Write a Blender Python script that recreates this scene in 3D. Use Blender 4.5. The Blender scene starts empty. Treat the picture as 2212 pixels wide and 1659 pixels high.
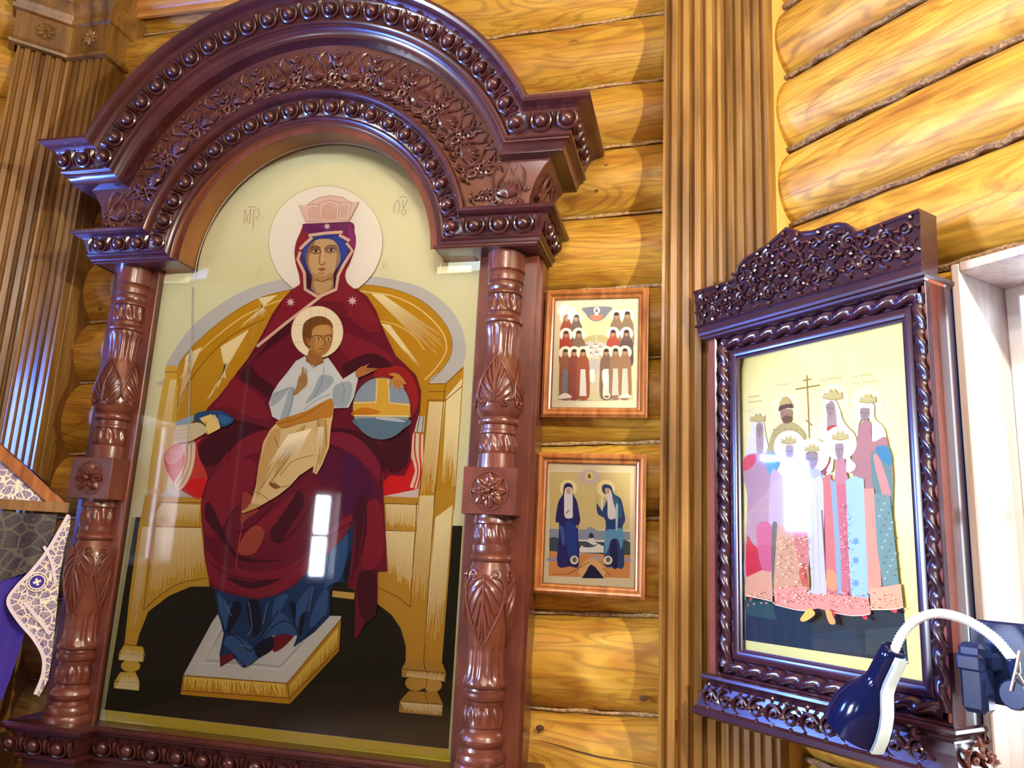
import bpy, math, random
import numpy as np
from mathutils import Matrix, Vector, geometry
random.seed(7)
PI = math.pi
sc = bpy.context.scene
COL = sc.collection
# ------------------------------------------------------------------ camera
FPX, CX, CY = 1670.0, 1106.0, 829.5
def nrm(v): return v/np.linalg.norm(v)
_D = nrm(np.array((404, 367.5, FPX))); _U = nrm(np.array((394, -8030, FPX))); _U = nrm(_U-_D*_U.dot(_D)); _X = np.cross(_D, -_U)
if _X[0] < 0: _X = -_X
RM = np.array([_X, _D, _U]); EYE = np.array([0, 0, 1.55])
cd = bpy.data.cameras.new('camera'); cam = bpy.data.objects.new('camera', cd); COL.objects.link(cam)
cd.sensor_width = 36; cd.lens = 36*FPX/2212; cd.clip_start = .05
rt, dn, fw = RM[:, 0], RM[:, 1], RM[:, 2]
cam.matrix_world = Matrix(((rt[0], -dn[0], -fw[0], EYE[0]), (rt[1], -dn[1], -fw[1], EYE[1]), (rt[2], -dn[2], -fw[2], EYE[2]), (0, 0, 0, 1)))
sc.camera = cam
# ------------------------------------------------------------------ world, exposure, lights
w = bpy.data.worlds.new('world'); sc.world = w; w.use_nodes = True
w.node_tree.nodes['Background'].inputs[0].default_value = (.62, .8, 1, 1); w.node_tree.nodes['Background'].inputs[1].default_value = 2.5
sc.view_settings.view_transform = 'Standard'; sc.view_settings.look = 'None'; sc.view_settings.gamma = 1
sc.view_settings.use_curve_mapping = False
sc.view_settings.exposure = 1.45
sc.cycles.use_denoising = True
try: sc.cycles.denoiser = 'OPENIMAGEDENOISE'
except Exception: pass
sc.cycles.max_bounces = 8; sc.cycles.diffuse_bounces = 4; sc.cycles.transparent_max_bounces = 8
sc.cycles.sample_clamp_indirect = 6
def light(name, kind, loc, power, color, size=.1, size_y=None, aim=None):
    l = bpy.data.lights.new(name, kind); l.energy = power; l.color = color
    o = bpy.data.objects.new(name, l); COL.objects.link(o); o.location = loc
    if kind == 'AREA':
        l.shape = 'RECTANGLE'; l.size = size; l.size_y = size_y or size
    else: l.shadow_soft_size = size
    if aim is not None: o.rotation_euler = (Vector(aim)-Vector(loc)).to_track_quat('-Z', 'Y').to_euler()
    return o
S2 = math.sqrt(.5)
# daylight behind each window of the room (outside the panes; the left one a blue panel added inside for arch highlights), lamps of the chandelier above the middle of the room
light('daylight_right_window', 'AREA', (1.35, 1.85, 1.75), 9, (1, .97, .93), 1.15, 1.25, (.3, .9, 1.7))
light('daylight_left_window', 'AREA', (-3.325, 1.899, 2.0), 150, (.10, .24, 1), .48, .50, (-2.325, .899, 2.0))
light('daylight_side_window', 'AREA', (-4.95, -.9, 1.9), 380, (.72, .82, 1), 1.1, 1.3, (-2, -.9, 1.9))
light('daylight_rear_window', 'AREA', (-4.22, -3.08, 1.55), 30, (.7, .85, 1), .4, .95, (-2, -.8, 1.55))
for i, (x, y) in enumerate(((-1.0, -.6), (-.35, .1), (.35, -.6), (-.3, -1.2))):
    light('chandelier_bulb', 'POINT', (x, y, 3.35), 32, (1, .96, .86), .05)
light('sconce_bulb', 'POINT', (1.50, .42, 2.78), 135, (1, .95, .80), .03)
# ------------------------------------------------------------------ helpers
def ray(px, py): return RM @ np.array([(px-CX)/FPX, (py-CY)/FPX, 1.])
def at_y(px, py, y): r = ray(px, py); return EYE+r*((y-EYE[1])/r[1])
PO = np.array([.076, 2.5, 0]); PN = np.array([-S2, -S2, 0]); PU = np.array([S2, -S2, 0])
def at_rw(px, py, off):                       # a point in the right wall's own frame (u, -off, z)
    r = ray(px, py); t = np.dot(PO+PN*off-EYE, PN)/np.dot(r, PN); p = EYE+r*t
    return np.array([np.dot(p-PO, PU), -off, p[2]])
RW = Matrix.Translation((.076, 2.5, 0)) @ Matrix.Rotation(-PI/4, 4, 'Z')      # right wall frame: x along, y into wall
LW = Matrix.Translation((-2.704, 2.5, 0)) @ Matrix.Rotation(PI/4, 4, 'Z')     # left wall frame: x < 0 along, y into wall
ID = Matrix.Identity(4)
WM = {}
def link(o, parent=None, world=ID):
    COL.objects.link(o)
    if parent is not None:
        o.parent = parent; o.matrix_parent_inverse = WM[parent.name].inverted()
    o.matrix_basis = world; WM[o.name] = world.copy(); return o
def tag(o, label=None, cat=None, group=None, kind=None):
    if label: o['label'] = label
    if cat: o['category'] = cat
    if group: o['group'] = group
    if kind: o['kind'] = kind
    return o
def thing(name, label, cat, world=ID, group=None):
    return tag(link(bpy.data.objects.new(name, None), None, world), label, cat, group)
def lin(c):
    return tuple((x/255/12.92 if x <= 10 else ((x/255+.055)/1.055)**2.4) for x in c)
class MB:
    def __init__(s): s.v = []; s.f = []; s.c = []; s.uv = None
    def add(s, vs, fs, col=None):
        b = len(s.v); s.v += [tuple(map(float, p)) for p in vs]
        for q in fs: s.f.append(tuple(b+i for i in q)); s.c.append(col)
    def box(s, a, b, col=None):
        x0, y0, z0 = a; x1, y1, z1 = b
        s.add([(x0,y0,z0),(x1,y0,z0),(x1,y1,z0),(x0,y1,z0),(x0,y0,z1),(x1,y0,z1),(x1,y1,z1),(x0,y1,z1)],
              [(0,3,2,1),(4,5,6,7),(0,1,5,4),(1,2,6,5),(2,3,7,6),(3,0,4,7)], col)
    def bbox(s, a, b, e=.004, col=None):     # box with chamfered edges
        x0,y0,z0 = a; x1,y1,z1 = b
        pts = []; 
        for X, sx in ((x0,1),(x1,-1)):
            for Y, sy in ((y0,1),(y1,-1)):
                for Z, sz in ((z0,1),(z1,-1)):
                    pts.append([(X, Y+sy*e, Z+sz*e), (X+sx*e, Y, Z+sz*e), (X+sx*e, Y+sy*e, Z)])
        g = lambda i, j, k, t: (i*4+j*2+k)*3+t
        vs = [p for q in pts for p in q]
        fs = []
        for i in (0,1): fs.append((g(i,0,0,0), g(i,1,0,0), g(i,1,1,0), g(i,0,1,0)))
        for j in (0,1): fs.append((g(0,j,0,1), g(1,j,0,1), g(1,j,1,1), g(0,j,1,1)))
        for k in (0,1): fs.append((g(0,0,k,2), g(1,0,k,2), g(1,1,k,2), g(0,1,k,2)))
        for j in (0,1):
            for k in (0,1): fs.append((g(0,j,k,1), g(1,j,k,1), g(1,j,k,2), g(0,j,k,2)))
        for i in (0,1):
            for k in (0,1): fs.append((g(i,0,k,0), g(i,1,k,0), g(i,1,k,2), g(i,0,k,2)))
            for j in (0,1): fs.append((g(i,j,0,0), g(i,j,1,0), g(i,j,1,1), g(i,j,0,1)))
        for i in (0,1):
            for j in (0,1):
                for k in (0,1): fs.append((g(i,j,k,0), g(i,j,k,1), g(i,j,k,2)))
        s.add(vs, fs, col)
    def grid(s, rows, closed=False, col=None):
        m = len(rows[0]); vs = [p for r in rows for p in r]; fs = []
        for i in range(len(rows)-1):
            for j in range(m-(0 if closed else 1)):
                k = (j+1) % m; fs.append((i*m+j, i*m+k, (i+1)*m+k, (i+1)*m+j))
        s.add(vs, fs, col)
    def tube(s, path, rad, n=6, flat=1.0, nor=None, cap=True, col=None, tw=None):
        P = [Vector(p) for p in path]; N = len(P)
        if not hasattr(rad, '__len__'): rad = [rad]*N
        rows = []; up = Vector(nor) if nor is not None else None
        prev = None
        for i in range(N):
            t = (P[min(i+1, N-1)]-P[max(i-1, 0)]).normalized()
            a = up if up is not None else (prev if prev is not None else (Vector((0,0,1)) if abs(t.z) < .9 else Vector((0,1,0))))
            bb = t.cross(a).normalized(); aa = bb.cross(t).normalized(); prev = aa
            r = rad[i]; row = []
            for k in range(n):
                th = 2*PI*k/n; rr = r
                if tw: rr = r*(1+tw[0]*math.cos(tw[1]*(th+tw[2]*i)))
                row.append(P[i]+bb*(math.cos(th)*rr)+aa*(math.sin(th)*rr*flat))
            rows.append(row)
        s.grid(rows, True, col)
        if cap:
            s.add(rows[0], [tuple(range(n))[::-1]], col); s.add(rows[-1], [tuple(range(n))], col)
    def lathe(s, prof, n=32, c=(0,0), a0=0, a1=2*PI, fn=None, col=None):
        full = abs(a1-a0-2*PI) < 1e-6; m = n if full else n+1; rows = []
        for r, z in prof:
            row = []
            for k in range(m):
                th = a0+(a1-a0)*k/n; rr = r+(fn(th, z) if fn else 0)
                row.append((c[0]+rr*math.cos(th), c[1]+rr*math.sin(th), z))
            rows.append(row)
        s.grid(rows, full, col)
    def ball(s, c, r, n=10, m=7, col=None):
        rows = []
        for i in range(m+1):
            ph = PI*i/m-PI/2
            rows.append([(c[0]+r[0]*math.cos(ph)*math.cos(2*PI*k/n), c[1]+r[1]*math.cos(ph)*math.sin(2*PI*k/n), c[2]+r[2]*math.sin(ph)) for k in range(n)])
        s.grid(rows, True, col)
    def poly(s, pts2, to3, col):
        vs = [to3(*p) for p in pts2]
        tr = geometry.tessellate_polygon([[Vector((p[0], p[1], 0)) for p in pts2]])
        s.add(vs, [tuple(t) for t in tr], col)
    def build(s, name, mat, parent=None, world=ID, smooth=True, ang=.7, fixn=True):
        me = bpy.data.meshes.new(name); me.from_pydata(s.v, [], s.f)
        if any(c is not None for c in s.c):
            at = me.attributes.new('Col', 'FLOAT_COLOR', 'CORNER')
            buf = np.ones((len(me.loops), 4), dtype=np.float32)
            i = 0
            for f, c in zip(s.f, s.c):
                buf[i:i+len(f), :3] = c if c is not None else (1, 1, 1); i += len(f)
            at.data.foreach_set('color', buf.ravel())
        me.materials.append(mat)
        if fixn:
            import bmesh
            bm = bmesh.new(); bm.from_mesh(me); bmesh.ops.remove_doubles(bm, verts=bm.verts, dist=1e-6)
            bmesh.ops.recalc_face_normals(bm, faces=bm.faces); bm.to_mesh(me); bm.free()
        if smooth:
            me.polygons.foreach_set('use_smooth', [True]*len(me.polygons))
            try: me.set_sharp_from_angle(angle=ang)
            except Exception: pass
        me.update()
        return link(bpy.data.objects.new(name, me), parent, world)
def cr(pts, closed=True, k=5):               # Catmull-Rom through control points
    n = len(pts); out = []
    for i in range(n if closed else n-1):
        g = (lambda j: pts[j % n]) if closed else (lambda j: pts[max(0, min(n-1, j))])
        p0, p1, p2, p3 = map(np.array, (g(i-1), g(i), g(i+1), g(i+2)))
        p0, p1, p2, p3 = [q.astype(float) for q in (p0, p1, p2, p3)]
        for t in range(k):
            t = t/k; out.append(tuple(.5*((2*p1)+(-p0+p2)*t+(2*p0-5*p1+4*p2-p3)*t*t+(-p0+3*p1-3*p2+p3)*t**3)))
    if not closed: out.append(tuple(map(float, pts[-1])))
    return out
# ------------------------------------------------------------------ materials
def mat(name, base, rough=.4, metal=0, coat=0, bump=None, ramp=None, attr=False, rnd=0, spec=.5, coatr=.15, grain=None):
    """bump/ramp: (coordinate, scale xyz, detail, strength | colours)."""
    m = bpy.data.materials.new(name); m.use_nodes = True; N = m.node_tree.nodes; L = m.node_tree.links
    b = N['Principled BSDF']; b.inputs['Base Color'].default_value = (*base, 1); b.inputs['Roughness'].default_value = rough
    b.inputs['Metallic'].default_value = metal; b.inputs['Coat Weight'].default_value = coat; b.inputs['Coat Roughness'].default_value = coatr
    b.inputs['Specular IOR Level'].default_value = spec
    src = None
    if ramp:
        tc = N.new('ShaderNodeTexCoord'); mp = N.new('ShaderNodeMapping'); mp.inputs['Scale'].default_value = ramp[1]
        oi = N.new('ShaderNodeObjectInfo'); ad = N.new('ShaderNodeVectorMath'); ad.operation = 'ADD'
        sc_ = N.new('ShaderNodeMath'); sc_.operation = 'MULTIPLY'; sc_.inputs[1].default_value = 17
        L.new(oi.outputs['Random'], sc_.inputs[0]); L.new(tc.outputs[ramp[0]], ad.inputs[0]); L.new(sc_.outputs[0], ad.inputs[1])
        L.new(ad.outputs[0], mp.inputs[0])
        no = N.new('ShaderNodeTexNoise'); no.inputs['Scale'].default_value = 1; no.inputs['Detail'].default_value = 5; no.inputs['Distortion'].default_value = ramp[2]
        L.new(mp.outputs[0], no.inputs['Vector'])
        rp = N.new('ShaderNodeValToRGB'); L.new(no.outputs['Fac'], rp.inputs[0])
        cs = ramp[3]; rp.color_ramp.elements[0].position = cs[0][0]; rp.color_ramp.elements[0].color = (*cs[0][1], 1)
        rp.color_ramp.elements[1].position = cs[-1][0]; rp.color_ramp.elements[1].color = (*cs[-1][1], 1)
        for p, c in cs[1:-1]: e = rp.color_ramp.elements.new(p); e.color = (*c, 1)
        src = rp.outputs[0]
        if len(ramp) > 4:                    # fine streaks + knots
            mp2 = N.new('ShaderNodeMapping'); mp2.inputs['Scale'].default_value = ramp[4]; L.new(ad.outputs[0], mp2.inputs[0])
            n2 = N.new('ShaderNodeTexNoise'); n2.inputs['Scale'].default_value = 1; n2.inputs['Detail'].default_value = 3; L.new(mp2.outputs[0], n2.inputs['Vector'])
            mr = N.new('ShaderNodeMapRange'); mr.inputs['From Min'].default_value = .3; mr.inputs['From Max'].default_value = .7; mr.inputs['To Min'].default_value = ramp[5]; mr.inputs['To Max'].default_value = 1.08
            L.new(n2.outputs['Fac'], mr.inputs[0])
            mx = N.new('ShaderNodeVectorMath'); mx.operation = 'SCALE'; L.new(src, mx.inputs[0]); L.new(mr.outputs[0], mx.inputs['Scale']); src = mx.outputs[0]
        if len(ramp) > 6:
            vo = N.new('ShaderNodeTexVoronoi'); vo.feature = 'F1'; vo.inputs['Scale'].default_value = 1
            mp3 = N.new('ShaderNodeMapping'); mp3.inputs['Scale'].default_value = ramp[6]; L.new(ad.outputs[0], mp3.inputs[0]); L.new(mp3.outputs[0], vo.inputs['Vector'])
            m3 = N.new('ShaderNodeMapRange'); m3.inputs['From Min'].default_value = .05; m3.inputs['From Max'].default_value = .11; m3.inputs['To Min'].default_value = .35; m3.inputs['To Max'].default_value = 1
            L.new(vo.outputs['Distance'], m3.inputs[0])
            mx = N.new('ShaderNodeVectorMath'); mx.operation = 'SCALE'; L.new(src, mx.inputs[0]); L.new(m3.outputs[0], mx.inputs['Scale']); src = mx.outputs[0]
            # growth rings drawn around the knots by distorting the big noise
            dv = N.new('ShaderNodeMapRange'); dv.inputs['From Min'].default_value = 0; dv.inputs['From Max'].default_value = .5; dv.inputs['To Min'].default_value = 1.3; dv.inputs['To Max'].default_value = 0
            L.new(vo.outputs['Distance'], dv.inputs[0]); a2 = N.new('ShaderNodeVectorMath'); a2.operation = 'ADD'
            L.new(mp.outputs[0], a2.inputs[0]); L.new(dv.outputs[0], a2.inputs[1]); L.new(a2.outputs[0], no.inputs['Vector'])
        if grain:                            # cathedral grain: contour lines of a stretched noise
            mg = N.new('ShaderNodeMapping'); mg.inputs['Scale'].default_value = grain[0]; L.new(ad.outputs[0], mg.inputs[0])
            ng = N.new('ShaderNodeTexNoise'); ng.inputs['Scale'].default_value = 1; ng.inputs['Detail'].default_value = 2.5; ng.inputs['Distortion'].default_value = .35; L.new(mg.outputs[0], ng.inputs['Vector'])
            k1 = N.new('ShaderNodeMath'); k1.operation = 'MULTIPLY'; k1.inputs[1].default_value = grain[1]; L.new(ng.outputs['Fac'], k1.inputs[0])
            k2 = N.new('ShaderNodeMath'); k2.operation = 'SINE'; L.new(k1.outputs[0], k2.inputs[0])
            k3 = N.new('ShaderNodeMapRange'); k3.inputs['From Min'].default_value = .1; k3.inputs['From Max'].default_value = 1; k3.inputs['To Min'].default_value = 1.04; k3.inputs['To Max'].default_value = grain[2]; L.new(k2.outputs[0], k3.inputs[0])
            cg = N.new('ShaderNodeVectorMath'); cg.operation = 'SCALE'; L.new(src, cg.inputs[0]); L.new(k3.outputs[0], cg.inputs['Scale']); src = cg.outputs[0]
        if rnd:
            oi2 = oi; m4 = N.new('ShaderNodeMapRange'); m4.inputs['To Min'].default_value = 1-rnd; m4.inputs['To Max'].default_value = 1+rnd*.4
            L.new(oi.outputs['Random'], m4.inputs[0]); mx = N.new('ShaderNodeVectorMath'); mx.operation = 'SCALE'; L.new(src, mx.inputs[0]); L.new(m4.outputs[0], mx.inputs['Scale']); src = mx.outputs[0]
    if attr:
        at = N.new('ShaderNodeAttribute'); at.attribute_name = 'Col'; src = at.outputs['Color']
    if src: L.new(src, b.inputs['Base Color'])
    if bump:
        tc = N.new('ShaderNodeTexCoord'); mp = N.new('ShaderNodeMapping'); mp.inputs['Scale'].default_value = bump[1]; L.new(tc.outputs[bump[0]], mp.inputs[0])
        no = N.new('ShaderNodeTexNoise'); no.inputs['Scale'].default_value = 1; no.inputs['Detail'].default_value = bump[2]; L.new(mp.outputs[0], no.inputs['Vector'])
        bp = N.new('ShaderNodeBump'); bp.inputs['Strength'].default_value = bump[3]; bp.inputs['Distance'].default_value = .004; L.new(no.outputs['Fac'], bp.inputs['Height']); L.new(bp.outputs[0], b.inputs['Normal'])
    return m
Y1, Y2, Y3 = (.47, .265, .030), (.39, .185, .020), (.24, .090, .013)
M_log = mat('varnished_pine_log', Y1, .52, coat=.07, coatr=.35, spec=.35, grain=((.8, 6.5, 6.5), 130, .74), ramp=('Object', (2.6, 9, 9), 1.6, [(.22, Y3), (.40, Y2), (.55, Y1), (.8, (.56, .34, .06))], (4, 70, 70), .86, (2.1, 6, 6)), rnd=.12,
            bump=('Object', (4, 60, 60), 3, .18))
M_oak = mat('oak_stained_fluted_wood', (.3, .15, .04), .38, coat=.15, ramp=('Object', (14, 14, 1.5), .6, [(.3, (.10, .045, .009)), (.5, (.22, .108, .022)), (.72, (.33, .18, .045))], (120, 120, 4), .72), bump=('Object', (90, 90, 4), 3, .15))
M_mah = mat('dark_mahogany_lacquer', (.13, .032, .022), .30, coat=.55, coatr=.16, ramp=('Object', (5, 5, 5), .5, [(.3, (.032, .007, .009)), (.7, (.070, .015, .015))], (50, 50, 12), .85))
M_mah2 = mat('red_brown_carved_wood', (.26, .08, .04), .32, coat=.5, coatr=.18, ramp=('Object', (6, 6, 5), .5, [(.3, (.078, .018, .012)), (.7, (.160, .044, .024))], (70, 70, 9), .85))
M_dark = mat('very_dark_walnut_lacquer', (.05, .016, .022), .26, coat=.6, coatr=.15, ramp=('Object', (5, 5, 5), .4, [(.3, (.018, .005, .011)), (.7, (.042, .011, .019))]))
M_side = mat('unpolished_mahogany', (.2, .05, .03), .6, spec=.2, ramp=('Object', (6, 6, 5), .5, [(.3, (.16, .035, .022)), (.7, (.26, .07, .04))]))
M_frame = mat('amber_frame_wood', (.5, .2, .05), .25, coat=.5, ramp=('Object', (40, 8, 8), .4, [(.3, (.22, .065, .018)), (.7, (.42, .17, .045))]))
M_pale = mat('pale_planed_board', (.62, .50, .42), .5, ramp=('Object', (20, 20, 1.6), 1.0, [(.3, (.36, .28, .25)), (.7, (.50, .42, .39))], (150, 150, 5), .88))
M_void = mat('shadowed_backing_timber', (.09, .045, .02), .8, bump=('Object', (20, 20, 20), 3, .3), ramp=('Object', (8, 8, 8), 0, [(.3, (.06, .03, .012)), (.7, (.11, .055, .025))]))
M_jute = mat('jute_caulking', (.38, .24, .11), .95, ramp=('Object', (90, 90, 90), .5, [(.3, (.20, .11, .05)), (.7, (.55, .38, .2))]), bump=('Object', (160, 160, 160), 3, 1))
M_jute2 = mat('brown_jute_caulking', (.2, .11, .05), .95, ramp=('Object', (90, 90, 90), .5, [(.3, (.09, .045, .02)), (.7, (.30, .18, .08))]), bump=('Object', (160, 160, 160), 3, 1))
M_paint = mat('icon_paint', (1, 1, 1), .5, attr=True, spec=.15, bump=('Object', (300, 300, 300), 2, .04))
M_plank = mat('ceiling_plank', (.5, .25, .07), .4, ramp=('Object', (2, 20, 8), .6, [(.3, (.40, .17, .04)), (.7, (.62, .32, .09))]))
M_floor = mat('floor_boards', (.3, .15, .06), .4, ramp=('Object', (2, 20, 8), .6, [(.3, (.2, .09, .03)), (.7, (.36, .18, .07))]))
M_white = mat('white_ribbed_plastic', (.86, .87, .9), .35)
M_black = mat('glossy_black_lacquer', (.003, .006, .035), .12, spec=.35)
M_navy = mat('dark_blue_plastic_and_shade', (.010, .02, .07), .25)
M_chrome = mat('brushed_chrome', (.75, .8, .82), .18, metal=1)
M_velvet = mat('purple_velvet', (.03, .014, .33), .75, bump=('Object', (60, 60, 60), 2, .2))
M_velvet.node_tree.nodes['Principled BSDF'].inputs['Sheen Weight'].default_value = .3
M_bulb = mat('frosted_bulb', (1, .9, .7), .3)
_b = M_bulb.node_tree.nodes['Principled BSDF']; _b.inputs['Emission Color'].default_value = (1, .8, .5, 1); _b.inputs['Emission Strength'].default_value = 12
def glass_mat(name, tint=(1, 1, 1)):
    m = bpy.data.materials.new(name); m.use_nodes = True; N = m.node_tree.nodes; L = m.node_tree.links; N.remove(N['Principled BSDF'])
    t = N.new('ShaderNodeBsdfTransparent'); t.inputs[0].default_value = (*tint, 1)
    g = N.new('ShaderNodeBsdfGlossy'); g.inputs['Roughness'].default_value = .03
    fr = N.new('ShaderNodeFresnel'); fr.inputs[0].default_value = 1.45; mx = N.new('ShaderNodeMixShader')
    L.new(fr.outputs[0], mx.inputs[0]); L.new(t.outputs[0], mx.inputs[1]); L.new(g.outputs[0], mx.inputs[2]); L.new(mx.outputs[0], N['Material Output'].inputs[0]); return m
M_glass = glass_mat('clear_glazing')
def brocade(name, ground, thread, scale, thr=.5):
    m = bpy.data.materials.new(name); m.use_nodes = True; N = m.node_tree.nodes; L = m.node_tree.links; b = N['Principled BSDF']
    tc = N.new('ShaderNodeTexCoord'); mp = N.new('ShaderNodeMapping'); mp.inputs['Scale'].default_value = (scale, scale*.2, scale); L.new(tc.outputs['Object'], mp.inputs[0])
    v = N.new('ShaderNodeTexVoronoi'); v.feature = 'DISTANCE_TO_EDGE'; v.inputs['Scale'].default_value = 1; L.new(mp.outputs[0], v.inputs['Vector'])
    v2 = N.new('ShaderNodeTexVoronoi'); v2.inputs['Scale'].default_value = 2.6; L.new(mp.outputs[0], v2.inputs['Vector'])
    wv = N.new('ShaderNodeMath'); wv.operation = 'SINE'; ml = N.new('ShaderNodeMath'); ml.operation = 'MULTIPLY'; ml.inputs[1].default_value = 26; L.new(v2.outputs['Distance'], ml.inputs[0]); L.new(ml.outputs[0], wv.inputs[0])
    lt = N.new('ShaderNodeMath'); lt.operation = 'LESS_THAN'; lt.inputs[1].default_value = .07; L.new(v.outputs['Distance'], lt.inputs[0])
    gt = N.new('ShaderNodeMath'); gt.operation = 'GREATER_THAN'; gt.inputs[1].default_value = thr; L.new(wv.outputs[0], gt.inputs[0])
    mxm = N.new('ShaderNodeMath'); mxm.operation = 'MAXIMUM'; L.new(lt.outputs[0], mxm.inputs[0]); L.new(gt.outputs[0], mxm.inputs[1])
    mc = N.new('ShaderNodeMixRGB'); mc.inputs[1].default_value = (*ground, 1); mc.inputs[2].default_value = (*thread, 1); L.new(mxm.outputs[0], mc.inputs[0]); L.new(mc.outputs[0], b.inputs['Base Color'])
    bp = N.new('ShaderNodeBump'); bp.inputs['Distance'].default_value = .002; L.new(mxm.outputs[0], bp.inputs['Height']); L.new(bp.outputs[0], b.inputs['Normal'])
    b.inputs['Roughness'].default_value = .5; return m
M_broc = brocade('white_gold_brocade', (.05, .03, .30), (.80, .78, .66), 40, .45)
M_lace = brocade('dark_lace_cloth', (.012, .008, .03), (.075, .07, .06), 22, .75)
# ------------------------------------------------------------------ the room: octagon of log walls
H = 4.05
def struct(o): o['kind'] = 'structure'; return o
def log_mesh(x0, x1, lo0, hi0, lo1, hi1, yf, sag=.085, d0=.06, d1=0, seed=0, nx=14):
    """one log along x, front at y = yf, joint heights given at both ends; ends bulge by d0 / d1"""
    mb = MB(); rows = []; rnd = random.Random(seed); na = 18; TH = math.radians(66)
    xs = [x0+(x1-x0)*i/nx for i in range(nx+1)]; wob = [rnd.uniform(-.004, .004) for _ in xs]
    for i, x in enumerate(xs):
        t = i/nx; lo = lo0+(lo1-lo0)*t+wob[i]*.6; hi = hi0+(hi1-hi0)*t+wob[-1-i]*.6; h = (hi-lo)/2; zc = (hi+lo)/2
        row = []
        for k in range(na+1):
            th = -TH+2*TH*k/na; s_ = math.sin(th)/math.sin(TH); c_ = (math.cos(th)-math.cos(TH))/(1-math.cos(TH))
            xx = x+(d0*s_*s_ if i == 0 else 0)-(d1*s_*s_ if i == nx else 0)
            if i == 0 and d0: xx += .0
            row.append((xx, yf+sag*(1-c_)+wob[i]*.7, zc+h*s_))
        row.append((row[-1][0], yf+sag+.07, row[-1][2])); row.insert(0, (row[0][0], yf+sag+.07, row[0][2]))
        rows.append(row)
    if d0:    # rounded sawn end
        r0 = rows[0]; zc = (r0[0][2]+r0[-1][2])/2
        e1 = [(p[0]-.012, p[1]+.012, zc+(p[2]-zc)*.93) for p in r0]
        rows.insert(0, e1); rows.insert(0, [(p[0]+.002, yf+sag+.07, zc+(p[2]-zc)*.9) for p in r0])
    mb.grid(rows)
    return mb
JR = [-.02, .22, .49, .75, 1.041, 1.347, 1.661, 1.918, 2.219, 2.483, 2.767, 3.042, 3.300, 3.585, 3.86, 4.12]
back = MB(); back.box((-2.95, 2.76, 0), (.3, 2.86, H+.1)); back = struct(back.build('wall_back', M_void, smooth=False))
def tilt(z, x): return z+.038*(x+.12)
for i in range(len(JR)-1):
    a, b = JR[i], JR[i+1]
    m = log_mesh(-2.675, .12, tilt(a, -2.675), tilt(b, -2.675), tilt(a, .12), tilt(b, .12), 2.60, seed=i)
    m.build('log', M_log, back)
    c = MB(); n = 60
    c.tube([(-2.6+2.7*k/n, 2.668+random.uniform(-.004, .004), tilt(b, -2.6+2.7*k/n)+random.uniform(-.002, .002)) for k in range(n+1)], [random.uniform(.004, .008) for _ in range(n+1)], 6)
    if b < 4: c.build('caulking', M_jute, back)
# drying cracks: thin dark slivers let into the log faces
def crack(x0, x1, z0, z1, yf, wdt):
    mb = MB(); n = 16; up = []; dnn = []
    for k in range(n+1):
        t = k/n; x = x0+(x1-x0)*t; z = z0+(z1-z0)*t+.004*math.sin(t*9); ww = wdt*math.sin(PI*min(1, t*.9+.08))
        up.append((x, yf-.0015, z+ww)); dnn.append((x, yf-.0015, z-ww))
    mb.grid([up, dnn]); return mb
M_crack = mat('crack_shadow', (.02, .008, .003), .9)
crack(-.52, .03, 2.577, 2.600, 2.614, .005).build('crack', M_crack, back)
crack(-.60, -.07, 1.265, 1.238, 2.6265, .0022).build('crack', M_crack, back)
crack(-.55, -.10, .945, .900, 2.6005, .0018).build('crack', M_crack, back)
def knot(x, z, r, yf):
    mb = MB()
    for q, rr in enumerate((r, r*.72)):
        ring = [(x+rr*1.15*math.cos(2*PI*k/16), yf-.001-q*.0012, z+rr*math.sin(2*PI*k/16)*.8) for k in range(16)]
        mb.add(ring+[(x, yf-.004, z)], [(k, (k+1) % 16, 16) for k in range(16)])
    return mb
M_knot = mat('dark_knot', (.09, .035, .018), .4, coat=.3)
for px, py, r in ((1167, 1572, .012), (1390, 1508, .012), (1290, 412, .006), (218, 668, .010), (1310, 358, .006)):
    p = at_y(px, py, 2.61); knot(p[0], p[2], r, 2.607).build('knot', M_knot, back)
p = at_y(1240, 96, 2.61)
mb = MB(); mb.tube([(p[0]+.017*math.cos(2*PI*k/20), 2.603, p[2]+.010*math.sin(2*PI*k/20)) for k in range(21)], .0018, 5); mb.build('knot', M_knot, back)
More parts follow.
